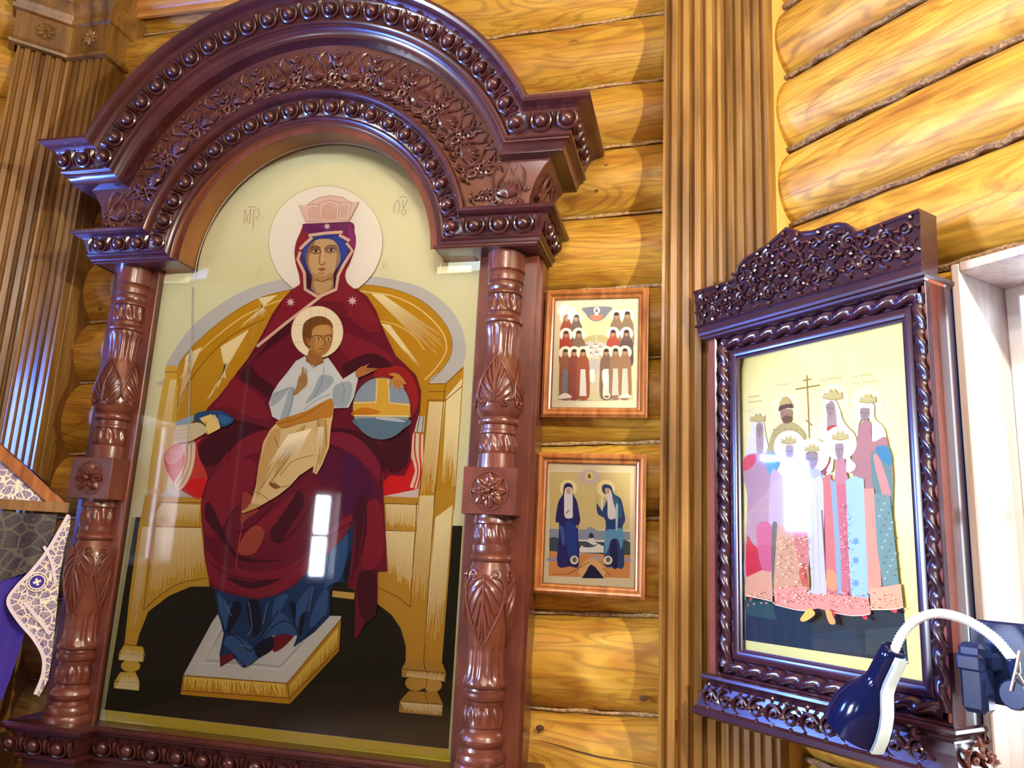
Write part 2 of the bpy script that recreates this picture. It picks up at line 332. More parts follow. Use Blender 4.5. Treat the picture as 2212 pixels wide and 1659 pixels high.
# 45 degree wall on the right: logs stop at the window opening
JW = [0, .25, .50, .76, 1.012, 1.285, 1.55, 1.81, 2.06, 2.305, 2.585, 2.845, 3.105, 3.37, 3.64, 3.91, 4.15]
WU0, WU1, WZ0, WZ1 = .722, 1.75, 1.10, 2.262
rwall = MB()
for a, b in (((.06, .16, 0), (WU0-.005, .26, H+.1)), ((WU1+.005, .16, 0), (2.75, .26, H+.1)), ((WU0-.005, .16, 0), (WU1+.005, .26, WZ0-.03)), ((WU0-.005, .16, WZ1+.03), (WU1+.005, .26, H+.1))): rwall.box(a, b)
rwall = struct(rwall.build('wall_right', M_void, world=RW, smooth=False))
YL = .045
for i in range(len(JW)-1):
    a, b = JW[i], JW[i+1]
    if b <= WZ0 or a >= WZ1-.02: spans = [(.125, 2.74)]
    else: spans = [(.125, WU0-.004), (WU1+.004, 2.74)]
    for x0, x1 in spans:
        a2 = max(a, WZ1+.012) if (a < WZ1+.05 and a >= WZ1-.1 and x1 > 2) else a
        if a < WZ1 < b and x0 < .2: x1 = WU0-.004
        log_mesh(x0, x1, a2, b, a2, b+.004, YL, sag=.075, d0=.03 if x0 < .2 else 0, seed=40+i).build('log', M_log, rwall, RW)
    if b > WZ1 or b < WZ0:
        c = MB(); n = 70
        c.tube([(.14+2.55*k/n, YL+.05+random.uniform(-.006, .004), b+random.uniform(-.004, .004)) for k in range(n+1)], [random.uniform(.006, .012) for _ in range(n+1)], 6)
        c.build('caulking', M_jute2, rwall, RW)
# window 1 in the right wall
def window(name, WF, u0, u1, z0, z1, yl, depth, ncol=2, nrow=2):
    e = struct(link(bpy.data.objects.new(name, None), None, WF))
    def part(nm, a, b, m=M_pale, ch=.003):
        q = MB(); q.bbox(a, b, ch); return q.build(nm, m, e, WF, smooth=False)
    t = .022
    part('reveal_board', (u0-.004, yl-.012, z0), (u0+t-.004, yl+depth, z1+.02)); part('reveal_board', (u1-t+.004, yl-.012, z0), (u1+.004, yl+depth, z1+.02))
    part('head_board', (u0+t-.004, yl-.012, z1-.004), (u1-t+.004, yl+depth, z1+t)); part('sill_board', (u0-.02, yl-.05, z0-.03), (u1+.02, yl+depth, z0))
    yf = yl+depth-.04; w_ = .03
    part('sash_stile', (u0+t-.004, yf, z0), (u0+t+w_, yf+.04, z1), M_white); part('sash_stile', (u1-t-w_, yf, z0), (u1-t+.004, yf+.04, z1), M_white)
    part('sash_rail', (u0+t+w_, yf, z0), (u1-t-w_, yf+.04, z0+w_), M_white); part('sash_rail', (u0+t+w_, yf, z1-w_), (u1-t-w_, yf+.04, z1), M_white)
    for k in range(1, ncol):
        x = u0+(u1-u0)*k/ncol; part('mullion', (x-.025, yf, z0+w_), (x+.025, yf+.04, z1-w_), M_white)
    for k in range(1, nrow):
        z = z0+(z1-z0)*k/nrow
        for c_ in range(ncol):
            xa = max(u0+t+w_, u0+(u1-u0)*c_/ncol+.025); xb = min(u1-t-w_, u0+(u1-u0)*(c_+1)/ncol-.025)
            part('glazing_bar', (xa, yf, z-.018), (xb, yf+.04, z+.018), M_white)
    g = MB(); g.box((u0+t, yf+.016, z0+.01), (u1-t, yf+.021, z1-.01)); g.build('pane', M_glass, e, WF, smooth=False)
    return e
window('window_1', RW, WU0, WU1, WZ0, WZ1, YL, .235, 2, 2)
# 45 degree wall on the left
LU0, LU1, LZ0, LZ1 = .58, 1.14, 1.72, 2.28
lwall = MB()
for a, b in (((-LU0+.005, .16, 0), (-.06, .26, H+.1)), ((-2.75, .16, 0), (-LU1-.005, .26, H+.1)), ((-LU1-.005, .16, 0), (-LU0+.005, .26, LZ0-.03)), ((-LU1-.005, .16, LZ1+.03), (-LU0+.005, .26, H+.1))): lwall.box(a, b)
lwall = struct(lwall.build('wall_left', M_void, world=LW, smooth=False))
JL = [z-.02 for z in JW]; JL[0] = 0
for i in range(len(JL)-1):
    a, b = JL[i], JL[i+1]
    for x0, x1 in ([(-2.74, -.12)] if (b <= LZ0+.05 or a >= LZ1-.05) else [(-2.74, -LU1-.004), (-LU0+.004, -.12)]):
        log_mesh(x0, x1, a, b, a, b, .05, sag=.075, d0=0, seed=80+i).build('log', M_log, lwall, LW)
window('window_2', LW, -LU1, -LU0, LZ0, LZ1, .05, .25, 2, 1)
# the rest of the octagon (behind the camera), its two windows, floor and ceiling
def plainwall(name, WF, L, op=None):
    q = MB()
    if op:
        u0, u1, z0, z1 = op
        for a, b in (((0, 0, 0), (u0, .25, H+.1)), ((u1, 0, 0), (L, .25, H+.1)), ((u0, 0, 0), (u1, .25, z0)), ((u0, 0, z1), (u1, .25, H+.1))): q.box(a, b)
    else: q.box((0, 0, 0), (L, .25, H+.1))
    return struct(q.build(name, M_void, world=WF, smooth=False))
def wf(x, y, deg): return Matrix.Translation((x, y, 0)) @ Matrix.Rotation(math.radians(deg), 4, 'Z')
SLW = wf(-4.72, -2.25, 90); plainwall('wall_side_left', SLW, 2.86, (.85, 1.85, 1.25, 2.5)); window('window_3', SLW, .85, 1.85, 1.25, 2.5, .0, .24, 2, 2)
RLW = wf(-2.70, -4.27, 135); plainwall('wall_rear_left', RLW, 2.83, (1.68, 1.98, 1.08, 2.02)); window('window_4', RLW, 1.68, 1.98, 1.08, 2.02, 0, .24, 1, 2)
plainwall('wall_rear', wf(.10, -4.27, 180), 2.8); plainwall('wall_rear_right', wf(2.10, -2.27, 225), 2.83); plainwall('wall_side_right', wf(2.10, .53, -90), 2.8)
fl = MB(); fl.box((-5.3, -4.8, -.12), (2.7, 3.2, -.02)); fl = struct(fl.build('floor', M_void, smooth=False))
for k in range(40):
    q = MB(); q.bbox((-5.2, -4.7+k*.2, -.02), (2.6, -4.505+k*.2, 0), .003); q.build('floor_board', M_floor, fl, smooth=False)
ce = MB(); ce.box((-5.3, -4.8, H+.03), (2.7, 3.2, H+.2)); ce = struct(ce.build('ceiling', M_void, smooth=False))
for k in range(32):
    q = MB(); q.bbox((-5.2+k*.24, -4.7, H), (-4.966+k*.24, 3.1, H+.03), .006); q.build('ceiling_board', M_plank, ce, smooth=False)
# cornice moulding high on the back wall
q = MB(); pr = [(2.60, 3.80), (2.585, 3.80), (2.58, 3.815), (2.585, 3.828), (2.575, 3.832), (2.565, 3.85), (2.57, 3.868), (2.55, 3.874), (2.54, 3.89), (2.55, 3.91), (2.60, 3.91)]
q.grid([[(-2.62, y, z) for y, z in pr], [(-.12, y, z) for y, z in pr]], True)
struct(q.build('trim_1', M_plank))
# chandelier: brass ring with bulbs above the middle of the room
ch = thing('chandelier', 'brass ring chandelier with four frosted bulbs hanging from the ceiling', 'chandelier', Matrix.Translation((-.4, -.57, 3.3)))
M_brass = mat('brass', (.6, .4, .12), .25, metal=1)
q = MB(); q.tube([(-.4+.62*math.cos(2*PI*k/40), -.57+.62*math.sin(2*PI*k/40), 3.28) for k in range(41)], .018, 8); q.build('ring', M_brass, ch)
q = MB(); q.tube([(-.4, -.57, 3.28), (-.4, -.57, 4.05)], .012, 8)
for k in range(4): q.tube([(-.4, -.57, 3.75), (-.4+.62*math.cos(PI*k/2), -.57+.62*math.sin(PI*k/2), 3.28)], .006, 6)
q.build('stem', M_brass, ch)
for x, y in ((-1.0, -.6), (-.35, .1), (.35, -.6), (-.3, -1.2)):
    q = MB(); q.lathe([(.0, 3.27), (.02, 3.275), (.02, 3.30), (.014, 3.31), (.03, 3.345), (.012, 3.385), (0, 3.395)], 12, (x, y)); q.build('socket', M_brass, ch)
sco = thing('wall_sconce', 'small brass wall sconce with a frosted bulb beside the window', 'lamp', Matrix.Translation((1.5, .42, 2.7)))
q = MB(); q.lathe([(0, 2.66), (.05, 2.665), (.055, 2.69), (.03, 2.71), (.02, 2.735), (0, 2.735)], 20, (1.5, .42)); q.build('holder', M_brass, sco)
q = MB(); q.tube([(1.5, .42, 2.67), (1.65, .5, 2.62), (1.82, .58, 2.70)], .012, 8); q.build('arm', M_brass, sco)
# ------------------------------------------------------------------ fluted corner pilasters
def flute_profile(u0, u1, n, fillet, depth):
    pts = [(u0, 0)]; p = (u1-u0)/n
    for k in range(n):
        a = u0+p*k+fillet/2; b = u0+p*(k+1)-fillet/2
        for j in range(9):
            t = j/8; pts.append((a+(b-a)*t, depth*math.sin(PI*t)**.55 if 0 < t < 1 else 0))
    pts.append((u1, 0)); return pts
def fluted_board(name, WF, u0, u1, n, z0, z1, parent, thick=.035, fillet=.020, depth=.017, yoff=0):
    q = MB(); pr = [(u, yoff+d) for u, d in flute_profile(u0, u1, n, fillet, depth)]+[(u1, yoff+thick), (u0, yoff+thick)]
    q.grid([[(u, d, z) for u, d in pr] for z in (z0, z1)], True); 
    return q.build(name, M_oak, parent, WF, ang=.5)
pil = thing('corner_pilaster', 'fluted brown wooden corner pilaster right of the small framed icons', 'pilaster', Matrix.Translation((.076, 2.5, 0)), 'fluted corner pilasters')
fluted_board('fluted_board', ID @ Matrix.Translation((0, 2.5, 0)), -.120, .076, 5, 0, H, pil)
fluted_board('fluted_board', RW, 0, .194, 5, 0, H, pil)
q = MB(); q.bbox((.160, .035, 0), (.194, .15, H), .003); q.build('side_board', mat('light_side_board', (.5, .3, .07), .5, ramp=('Object', (12, 12, 1.5), .5, [(.3, (.44, .26, .05)), (.7, (.55, .36, .09))])), pil, RW, smooth=False)
q = MB(); q.bbox((-.118, 2.535, 0), (-.09, 2.65, H), .003); q.build('side_board', M_oak, pil, smooth=False)
pl2 = thing('corner_pilaster', 'fluted brown corner pilaster with rosette capital, left of the big icon case', 'pilaster', Matrix.Translation((-2.704, 2.5, 0)), 'fluted corner pilasters')
fluted_board('fluted_board', Matrix.Translation((0, 2.5, 0)), -2.704, -2.522, 5, 0, 3.555, pl2)
fluted_board('fluted_board', LW, -.195, 0, 5, 0, 3.555, pl2)
q = MB(); q.bbox((-.195, .035, 0), (-.165, .15, H), .003); q.build('side_board', M_oak, pl2, LW, smooth=False)
q = MB(); q.bbox((-2.556, 2.535, 0), (-2.522, 2.70, H), .003); q.build('side_board', M_oak, pl2, smooth=False)
cap = MB()
def capring(z, e):       # outline of the capital at height z, standing out by e
    t = e*math.tan(PI/8)
    a = LW @ Vector((-.205-e, -e, z)); b = Vector((-2.704+t, 2.5-e, z)); b = LW @ Vector((t*-1, -e, z)); b2 = Vector((-2.704+e*math.tan(PI/8), 2.5-e, z))
    return [LW @ Vector((-.205-e, .12, z)), a, b2, Vector((-2.522+e, 2.5-e, z)), Vector((-2.522+e, 2.66, z))]
cap.grid([capring(z, e) for z, e in ((3.545, .0), (3.548, .022), (3.56, .026), (3.572, .014), (3.585, .012), (3.70, .016), (3.706, .03), (3.722, .034), (3.73, .022), (3.75, .03), (3.79, .055), (3.80, .055), (3.82, .06), (3.99, .075), (H, .08))])
cap.build('capital', M_oak, pl2, smooth=False)
def rosette_mesh(r, npet, dep):
    q = MB()
    for ring, (rr, ln, wd, of) in enumerate(((r*.52, r*.50, r*.30, 0), (r*.25, r*.36, r*.2, .5))):
        for k in range(npet):
            th = 2*PI*(k+of)/npet; c_, s_ = math.cos(th), math.sin(th); rows = []
            for j in range(6):
                t = j/5; rad = rr*.35+ln*2*t*.82; wv = wd*math.sin(PI*(t*.9+.08))**.8; hh = dep*(.35+.65*math.sin(PI*t*.9))+ring*dep*.35
                rows.append([(rad*c_-ww*wv*s_, -hh*hm, rad*s_+ww*wv*c_) for ww, hm in ((-1, .15), (-.5, .75), (-.12, .8), (0, .55), (.12, .8), (.5, .75), (1, .15))])
            q.grid(rows)
    q.ball((0, -dep*1.1, 0), (r*.16, dep*.7, r*.16), 10, 6)
    q.tube([(r*1.04*math.cos(2*PI*k/32), -.001, r*1.04*math.sin(2*PI*k/32)) for k in range(33)], r*.05, 6)
    return q
for WF, u in ((LW, -.105), (Matrix.Translation((-2.704, 2.5, 0)), .105)):
    rosette_mesh(.036, 8, .012).build('rosette', M_oak, pl2, WF @ Matrix.Translation((u, -.016, 3.643)))
# ------------------------------------------------------------------ the big carved icon case
XC = -1.40
KW = Matrix.Translation((XC, 2.6, 0))
kiot = thing('icon_case', 'large carved red-brown icon case with a round arch and two turned columns', 'icon case', KW)
def kpath(R, zc, zl, B, yf, yb, nA=72, nS=3):
    a0 = math.asin(max(-1, min(1, (zl-zc)/R))); xj = R*math.cos(a0); out = [(B, yb, zl), (B, yf, zl)]
    for k in range(1, nS): out.append((B+(xj-B)*k/nS, yf, zl))
    for k in range(nA+1):
        th = a0+(PI-2*a0)*k/nA; out.append((R*math.cos(th), yf, zc+R*math.sin(th)))
    for k in range(1, nS): out.append((-xj+(-B+xj)*k/nS, yf, zl))
    out += [(-B, yf, zl), (-B, yb, zl)]
    return [(x+XC, y, z) for x, y, z in out]
YW = 2.615
def sweep_arch(name, prof, R0, zc, z0, B0, y0, parent, m):
    q = MB(); q.grid([kpath(R0+h, zc, z0+h*.95, B0+p, y0-p, YW) for p, h in prof]); return q.build(name, m, parent, ang=.45)
ZU, ZI = 2.572, 2.517
oc = sweep_arch('upper_cornice', [(-.055, -.004), (0, -.002), (.001, .004), (.008, .018), (.018, .027), (.024, .029), (.024, .036), (.030, .038), (.034, .043), (.033, .049), (.028, .053), (.024, .056), (.026, .062), (.046, .114), (.052, .120), (.052, .124), (.064, .131), (.070, .133), (.080, .134), (.092, .139), (.098, .148), (.097, .158), (.088, .164), (-.20, .166)], .792, ZU, 2.835, .965, 2.302, kiot, M_mah)
ic = sweep_arch('lower_cornice', [(-.14, -.010), (-.002, 0), (0, .003), (.001, .012), (.007, .015), (.011, .020), (.009, .026), (.006, .029), (.009, .034), (.024, .082), (.028, .086), (.028, .089), (.040, .092), (.050, .094), (.058, .100), (.060, .107), (.056, .114), (.048, .117), (-.02, .119)], .529, ZI, 2.545, .885, 2.364, kiot, M_mah)
q = MB(); q.grid([kpath(R, zc, zl, B, y, YW) for R, zc, zl, B, y in ((.640, 2.517, 2.652, .842, 2.352), (.68, 2.53, 2.70, .848, 2.353), (.73, 2.55, 2.76, .865, 2.354), (.77, 2.56, 2.81, .895, 2.350), (.80, 2.572, 2.842, .925, 2.345))])
frieze = q.build('frieze', mat('frieze_lacquer', (.2, .07, .045), .3, coat=.5, coatr=.18, ramp=('Object', (7, 7, 7), .5, [(.3, (.062, .019, .018)), (.7, (.11, .036, .028))])), kiot, ang=.45)
q = MB(); q.grid([kpath(.50, ZI, 2.534, .872, 2.375, YW), kpath(.64, ZI, 2.655, .872, 2.375, YW)]); q.build('arch_block', M_mah2, kiot, ang=.45)
for s in (1, -1):
    q = MB(); q.bbox((min(XC+s*.512, XC+s*.878), 2.368, 2.5365), (max(XC+s*.512, XC+s*.878), 2.60, 2.545), .001); q.build('underside_board', M_mah, kiot, smooth=False)
q = MB(); q.grid([kpath(.529+h, ZI, 2.545+h*.95, .86, y, YW)[3:-3] for h, y in ((-.0135, 2.502), (-.0012, 2.366))])
q.build('soffit', mat('amber_soffit_veneer', (.2, .08, .015), .4, coat=.2, ramp=('Object', (4, 4, 4), .5, [(.3, (.14, .050, .010)), (.7, (.24, .10, .020))])), kiot)
# egg and dart
def egg_mesh():
    q = MB(); q.ball((0, -.010, .001), (.0215, .019, .025), 14, 9)
    q.tube([(.0345*math.cos(a), -.0075, .003+.037*math.sin(a)) for a in [PI*(-1.24+1.48*k/18) for k in range(19)]], [.0028+.0034*math.sin(PI*k/18) for k in range(19)], 6)
    return q
def dart_mesh():
    q = MB(); q.grid([[(-w_, -d*.3, z), (-w_*.35, -d*.8, z), (0, -d, z), (w_*.35, -d*.8, z), (w_, -d*.3, z)] for w_, d, z in ((.009, .012, .032), (.008, .015, .018), (.0055, .016, 0), (.003, .015, -.018), (.0006, .010, -.031))]); return q
_egg = egg_mesh().build('egg', M_mah, oc); _dart = dart_mesh().build('dart', M_mah, oc)
_used = {'egg': False, 'dart': False}
def unit(src, nm, parent, M4, m=None):
    if not _used[nm]: o = src; _used[nm] = True; o.parent = parent; o.matrix_parent_inverse = WM[parent.name].inverted(); o.matrix_basis = M4; return
    o = src.copy(); COL.objects.link(o); o.parent = parent; o.matrix_parent_inverse = WM[parent.name].inverted(); o.matrix_basis = M4
def frame_at(x, y, z, ang, tiltx, s=(1, 1, 1)):     # local z turned by ang in the wall plane, leaning out by tiltx
    return Matrix.Translation((x, y, z)) @ Matrix.Rotation(ang, 4, 'Y') @ Matrix.Rotation(tiltx, 4, 'X') @ Matrix.Diagonal((*s, 1))
def egg_run(parent, R, zc, zl, B, yf, yside, sp, s, tl):
    a0 = math.asin((zl-zc)/R); xj = R*math.cos(a0)
    arcl = (PI-2*a0)*R; n = round(arcl/sp); 
    for k in range(n+1):
        th = a0+(PI-2*a0)*k/n
        unit(_egg, 'egg', parent, frame_at(XC+R*math.cos(th), yf, zc+R*math.sin(th), PI/2-th, tl, s))
        if k < n:
            th = a0+(PI-2*a0)*(k+.5)/n; unit(_dart, 'dart', parent, frame_at(XC+R*math.cos(th), yf, zc+R*math.sin(th), PI/2-th, tl, s))
    m_ = max(1, round((B-xj-sp*.3)/sp))
    for sgn in (1, -1):
        for k in range(m_):
            x = xj+sp*(k+1); 
            if x < B-.01: unit(_egg, 'egg', parent, frame_at(XC+sgn*x, yf, zl, 0, tl, s))
            if x-sp/2 < B-.01: unit(_dart, 'dart', parent, frame_at(XC+sgn*(x-sp/2), yf, zl, 0, tl, s))
    k = 0; y = yf+sp*.6
    while y < yside:                      # along the returns at both ends
        for sgn in (1, -1):
            M4 = Matrix.Translation((XC+sgn*B, y, zl)) @ Matrix.Rotation(sgn*PI/2, 4, 'Z') @ Matrix.Rotation(tl, 4, 'X') @ Matrix.Diagonal((*s, 1))
            unit(_egg, 'egg', parent, M4)
            M4 = Matrix.Translation((XC+sgn*B, y+sp/2, zl)) @ Matrix.Rotation(sgn*PI/2, 4, 'Z') @ Matrix.Rotation(tl, 4, 'X') @ Matrix.Diagonal((*s, 1))
            unit(_dart, 'dart', parent, M4)
        y += sp
TL = math.atan2(.020, .052)
egg_run(oc, .882, ZU, 2.923, .965+.036, 2.302-.037, 2.57, .087, (.93, 1, .86), TL)
egg_run(ic, .529+.058, ZI, 2.545+.056, .885+.016, 2.364-.018, 2.57, .084, (.90, .9, .78), .3)
# carved palmettes of the frieze
def spiral(c, r, turns, start, sgn, n=16, y=-.004):
    out = []
    for k in range(n+1):
        t = k/n; a = start+sgn*2*PI*turns*t; rr = r*(1-.85*t); out.append((c[0]+rr*math.cos(a), y-.003*t, c[1]+rr*math.sin(a)))
    return out
def motif_mesh(part):
    q = MB(); N_ = (0, -1, 0)
    def T(pts, r0, r1=None, fl=1.1):
        n = len(pts); r1 = r0*.35 if r1 is None else r1
        q.tube(pts, [1.35*max(.0016, r1+(r0-r1)*math.sin(PI*min(1, .15+.85*(k/(n-1))))) for k in range(n)], 5, fl*1.3, N_)
    C3 = lambda l, k=5: [(a, -.004, b) for a, b in cr(l, False, k)]
    if part == 0:                         # pointed oval with a fan palmette
        for s in (1, -1):
            T(C3([(s*.012, .012), (s*.030, .022), (s*.040, .045), (s*.034, .075), (s*.016, .098), (s*.004, .125)]), .0040, .0012)
            T(C3([(s*.040, .045), (s*.052, .075), (s*.052, .105), (s*.040, .128), (s*.028, .134)]), .0032, .001)
            T(spiral((s*.019, .012), .012, 1.1, PI/2, -s), .0034, .0012); T(spiral((s*.045, .018), .011, 1.1, PI*.6, s), .0030, .0012)
            T(C3([(s*.002, .006), (s*.022, -.004), (s*.042, .004), (s*.062, .004)]), .0030, .0012)
            q.ball((s*.019, -.006, .012), (.004, .004, .004), 8, 5)
        for k in range(-4, 5):
            a = k*.30; L_ = .056-.0035*abs(k)
            T([(math.sin(a)*L_*t*(1+.12*abs(k)*t*.3), -.004-.004*math.sin(PI*t), .030+math.cos(a)*L_*t) for t in [j/6 for j in range(7)]], .0052, .0012)
        q.ball((0, -.006, .030), (.006, .005, .006), 8, 5); q.ball((0, -.005, .133), (.0055, .005, .0055), 8, 5)
        for s in (1, -1):
            T(C3([(s*.030, .134), (s*.018, .118), (s*.012, .104)]), .0034, .001); T(spiral((s*.060, .050), .009, 1.0, 0, s), .0032, .0012)
    else:                                 # fleuron between two ovals
        for s in (1, -1):
            T(spiral((s*.013, .088), .013, 1.2, PI*.5, -s), .0038, .0012); T(spiral((s*.012, .060), .010, 1.0, -PI*.5, s), .0032, .0012)
            T(C3([(s*.002, .108), (s*.016, .120), (s*.034, .126)]), .0038, .0008)
            T(C3([(0, .052), (s*.010, .040), (s*.006, .026), (0, .018)]), .0038, .001)
            T(C3([(s*.004, .020), (s*.018, .012), (s*.026, .020)]), .0030, .0008)
        T(spiral((0, .012), .012, 1.3, PI/2, 1), .0036, .0014); T(spiral((0, .012), .018, .6, -PI*.7, 1), .0026, .0010)
        T([(0, -.004-.003*math.sin(PI*t), .070+.040*t) for t in [j/5 for j in range(6)]], .0045, .001)
        q.ball((0, -.005, .130), (.006, .005, .006), 8, 5)
    return q
_m = [motif_mesh(0).build('palmette', frieze.data.materials[0], frieze), motif_mesh(1).build('fleuron', frieze.data.materials[0], frieze)]
_mu = [False, False]
def motif(k, M4):
    o = _m[k]
    if _mu[k]: o = o.copy(); COL.objects.link(o); o.parent = frieze; o.matrix_parent_inverse = WM[frieze.name].inverted()
    _mu[k] = True; o.matrix_basis = M4
da = math.radians(12.4)
for k in range(-5, 6):
    a = k*da; R = .652; zc = 2.535
    motif(0, frame_at(XC+R*math.sin(a), 2.353, zc+R*math.cos(a), a, 0, (1.14, 1.25, 1.10)))
    a = (k+.5)*da
    motif(1, frame_at(XC+R*math.sin(a), 2.353, zc+R*math.cos(a), a, 0, (1.14, 1.25, 1.10)))
for k in (6.1, -6.1): motif(1, frame_at(XC+.660*math.sin(k*da), 2.353, 2.535+.660*math.cos(k*da), k*da, 0, (.9, 1, .72)))
motif(1, frame_at(XC+.652*math.sin(-5.5*da), 2.353, 2.535+.652*math.cos(-5.5*da), -5.5*da, 0, (1.14, 1.25, 1.10)))
for s in (1, -1):
    motif(0, frame_at(XC+s*.772, 2.352, 2.668, 0, -.02, (1.05, 1, 1.12))); 
    M4 = Matrix.Translation((XC+s*.852, 2.47, 2.668)) @ Matrix.Rotation(s*PI/2, 4, 'Z') @ Matrix.Rotation(.33, 4, 'X') @ Matrix.Diagonal((1.3, 1, 1.12, 1))
    motif(0, M4)
# flanking boards, back panel, columns
for s in (1, -1):
    q = MB(); xa, xb = sorted((XC+s*.652, XC+s*.862)); q.bbox((xa, 2.470, .872), (xb, YW, 2.54), .003); q.build('side_board', M_mah2, kiot, smooth=False)
q = MB(); q.box((XC-.87, 2.512, .80), (XC+.87, YW, 2.54)); q.build('back_panel', M_mah2, kiot, smooth=False)
q = MB(); q.grid([[(XC+r*math.cos(PI*k/40), y, 2.53+r*math.sin(PI*k/40)) for k in range(41)] for r, y in ((.0, 2.512), (.60, 2.512), (.60, YW))]); q.build('back_panel', M_mah2, kiot, smooth=False)
COLP = [(.066, 2.536), (.066, 2.468), (.059, 2.462), (.063, 2.452), (.063, 2.430), (.058, 2.424), (.060, 2.41), (.057, 2.398), (.061, 2.392), (.061, 2.384), (.055, 2.380), (.053, 2.36), (.057, 2.335), (.056, 2.322), (.052, 2.318), (.054, 2.305), (.063, 2.298), (.067, 2.290), (.066, 2.283), (.059, 2.279), (.061, 2.268), (.056, 2.24), (.053, 2.20), (.054, 2.165), (.062, 2.125), (.072, 2.085), (.077, 2.04), (.077, 1.995), (.070, 1.972), (.059, 1.958), (.060, 1.955), (.066, 1.950), (.067, 1.942), (.064, 1.936), (.057, 1.932), (.057, 1.918), (.060, 1.914), (.060, 1.905), (.055, 1.901), (.055, 1.895), (.060, 1.865), (.058, 1.846), (.055, 1.842), (.061, 1.836), (.062, 1.80), (.062, 1.785),
        None, (.060, 1.645), (.060, 1.628), (.062, 1.624), (.062, 1.614), (.057, 1.610), (.056, 1.60), (.060, 1.57), (.057, 1.553), (.056, 1.548), (.062, 1.545), (.062, 1.525), (.060, 1.518), (.066, 1.512), (.068, 1.505), (.065, 1.497), (.059, 1.493), (.064, 1.480), (.074, 1.452), (.079, 1.41), (.078, 1.37), (.072, 1.32), (.064, 1.272), (.058, 1.225), (.059, 1.18), (.064, 1.145), (.070, 1.128), (.068, 1.120), (.058, 1.114), (.059, 1.108), (.066, 1.102), (.067, 1.090), (.064, 1.082), (.057, 1.078), (.057, 1.068), (.055, 1.062), (.061, 1.04), (.060, 1.005), (.056, 1.0), (.057, .990), (.066, .982), (.071, .968), (.067, .953), (.060, .945), (.062, .935), (.074, .926), (.078, .912), (.075, .900), (.078, .897), (.082, .880), (.082, .872)]
def dens(p):
    out = []
    for i in range(len(p)-1):
        n = max(1, int(abs(p[i][1]-p[i+1][1])/.006))
        for k in range(n): t = k/n; out.append((p[i][0]+(p[i+1][0]-p[i][0])*t, p[i][1]+(p[i+1][1]-p[i][1])*t))
    return out+[p[-1]]
def colfn(th, z):
    r = 0
    for a, b, amp in ((2.155, 2.272, .0042), (1.135, 1.24, .0045)):
        if a < z < b: e = min(1, (z-a)/.02, (b-z)/.008); r -= amp*e*(.5+.5*math.cos(14*th))
    for a, b in ((2.322, 2.382), (1.848, 1.898), (1.555, 1.606), (1.012, 1.062)):
        if a < z < b: e = math.sin(PI*(z-a)/(b-a))**.6; r += .0035*e*(math.cos(12*th+(z-a)*28))
    return r
ki = COLP.index(None)
def acanthus(cx, cy, a0, z0, z1, flip, rfun):
    """a leaf carved on the bulb: z0 = end with the two volutes, z1 = pointed tip"""
    q = MB()
    def P(a, z, lift): r = rfun(z)+lift; return (cx+r*math.sin(a0+a), cy-r*math.cos(a0+a), z)
    L_ = z1-z0
    def T(pts, r, lift=.002):
        n = len(pts)
        for_p = [P(a, z0+L_*t, lift) for a, t in pts]
        q.tube(for_p, [max(.0008, r*math.sin(PI*(.12+.8*k/(n-1)))) for k in range(n)], 6)
    for s in (1, -1):
        T(cr([(s*.10, .10), (s*.75, .16), (s*.86, .34), (s*.66, .60), (s*.28, .86), (0, 1.0)], False), .0060)
        for j, (t0, t1, aa) in enumerate(((.12, .30, .72), (.18, .46, .70), (.26, .62, .58), (.36, .77, .40), (.5, .90, .20))):
            T(cr([(s*.06, t0), (s*aa*.45, (t0+t1)*.5-.06), (s*aa*.85, t1-.06), (s*aa, t1)], False), .0064, .001)
        c = (s*.52, .10)
        T([(c[0]+.26*(1-.8*k/18)*math.cos(PI/2*s+s*2*PI*1.2*k/18), c[1]+.085*(1-.8*k/18)*math.sin(PI/2+2*PI*1.2*k/18)) for k in range(19)], .0048, .003)
        p = P(c[0], z0+L_*c[1], .006); q.ball(p, (.006, .006, .006), 8, 6)
    T([(0, .08), (0, .4), (0, .98)], .0075, .002)
    return q
def rf(z):
    for i in range(len(COLP)-1):
        a, b = COLP[i], COLP[i+1]
        if a and b and b[1] <= z <= a[1]: return a[0]+(b[0]-a[0])*(a[1]-z)/max(1e-6, a[1]-b[1])
    return .06
proto_leaf = []
for s in (-1, 1):
    cx, cy = XC+s*.752, 2.462
    col = link(bpy.data.objects.new('column', None), kiot, Matrix.Translation((cx, cy, .872)))
    for seg in (COLP[:ki], COLP[ki+1:]):
        q = MB(); q.lathe(dens(seg), 112, (cx, cy), PI*.96, 2.04*PI, colfn); q.build('shaft', M_mah2, col, ang=.6)
    for a0 in (0, -1.75, 1.75):
        for z0, z1 in ((1.985, 2.165), (1.478, 1.235)): acanthus(cx, cy, a0, z0, z1, 0, rf).build('acanthus_leaf', M_mah2, col)
    q = MB(); q.bbox((cx-.088, 2.388, 1.640), (cx+.088, 2.56, 1.790), .002); q.build('block', M_mah2, col, smooth=False)
    rosette_mesh(.058, 8, .014).build('rosette', M_mah2, col, Matrix.Translation((cx, 2.388, 1.715)))
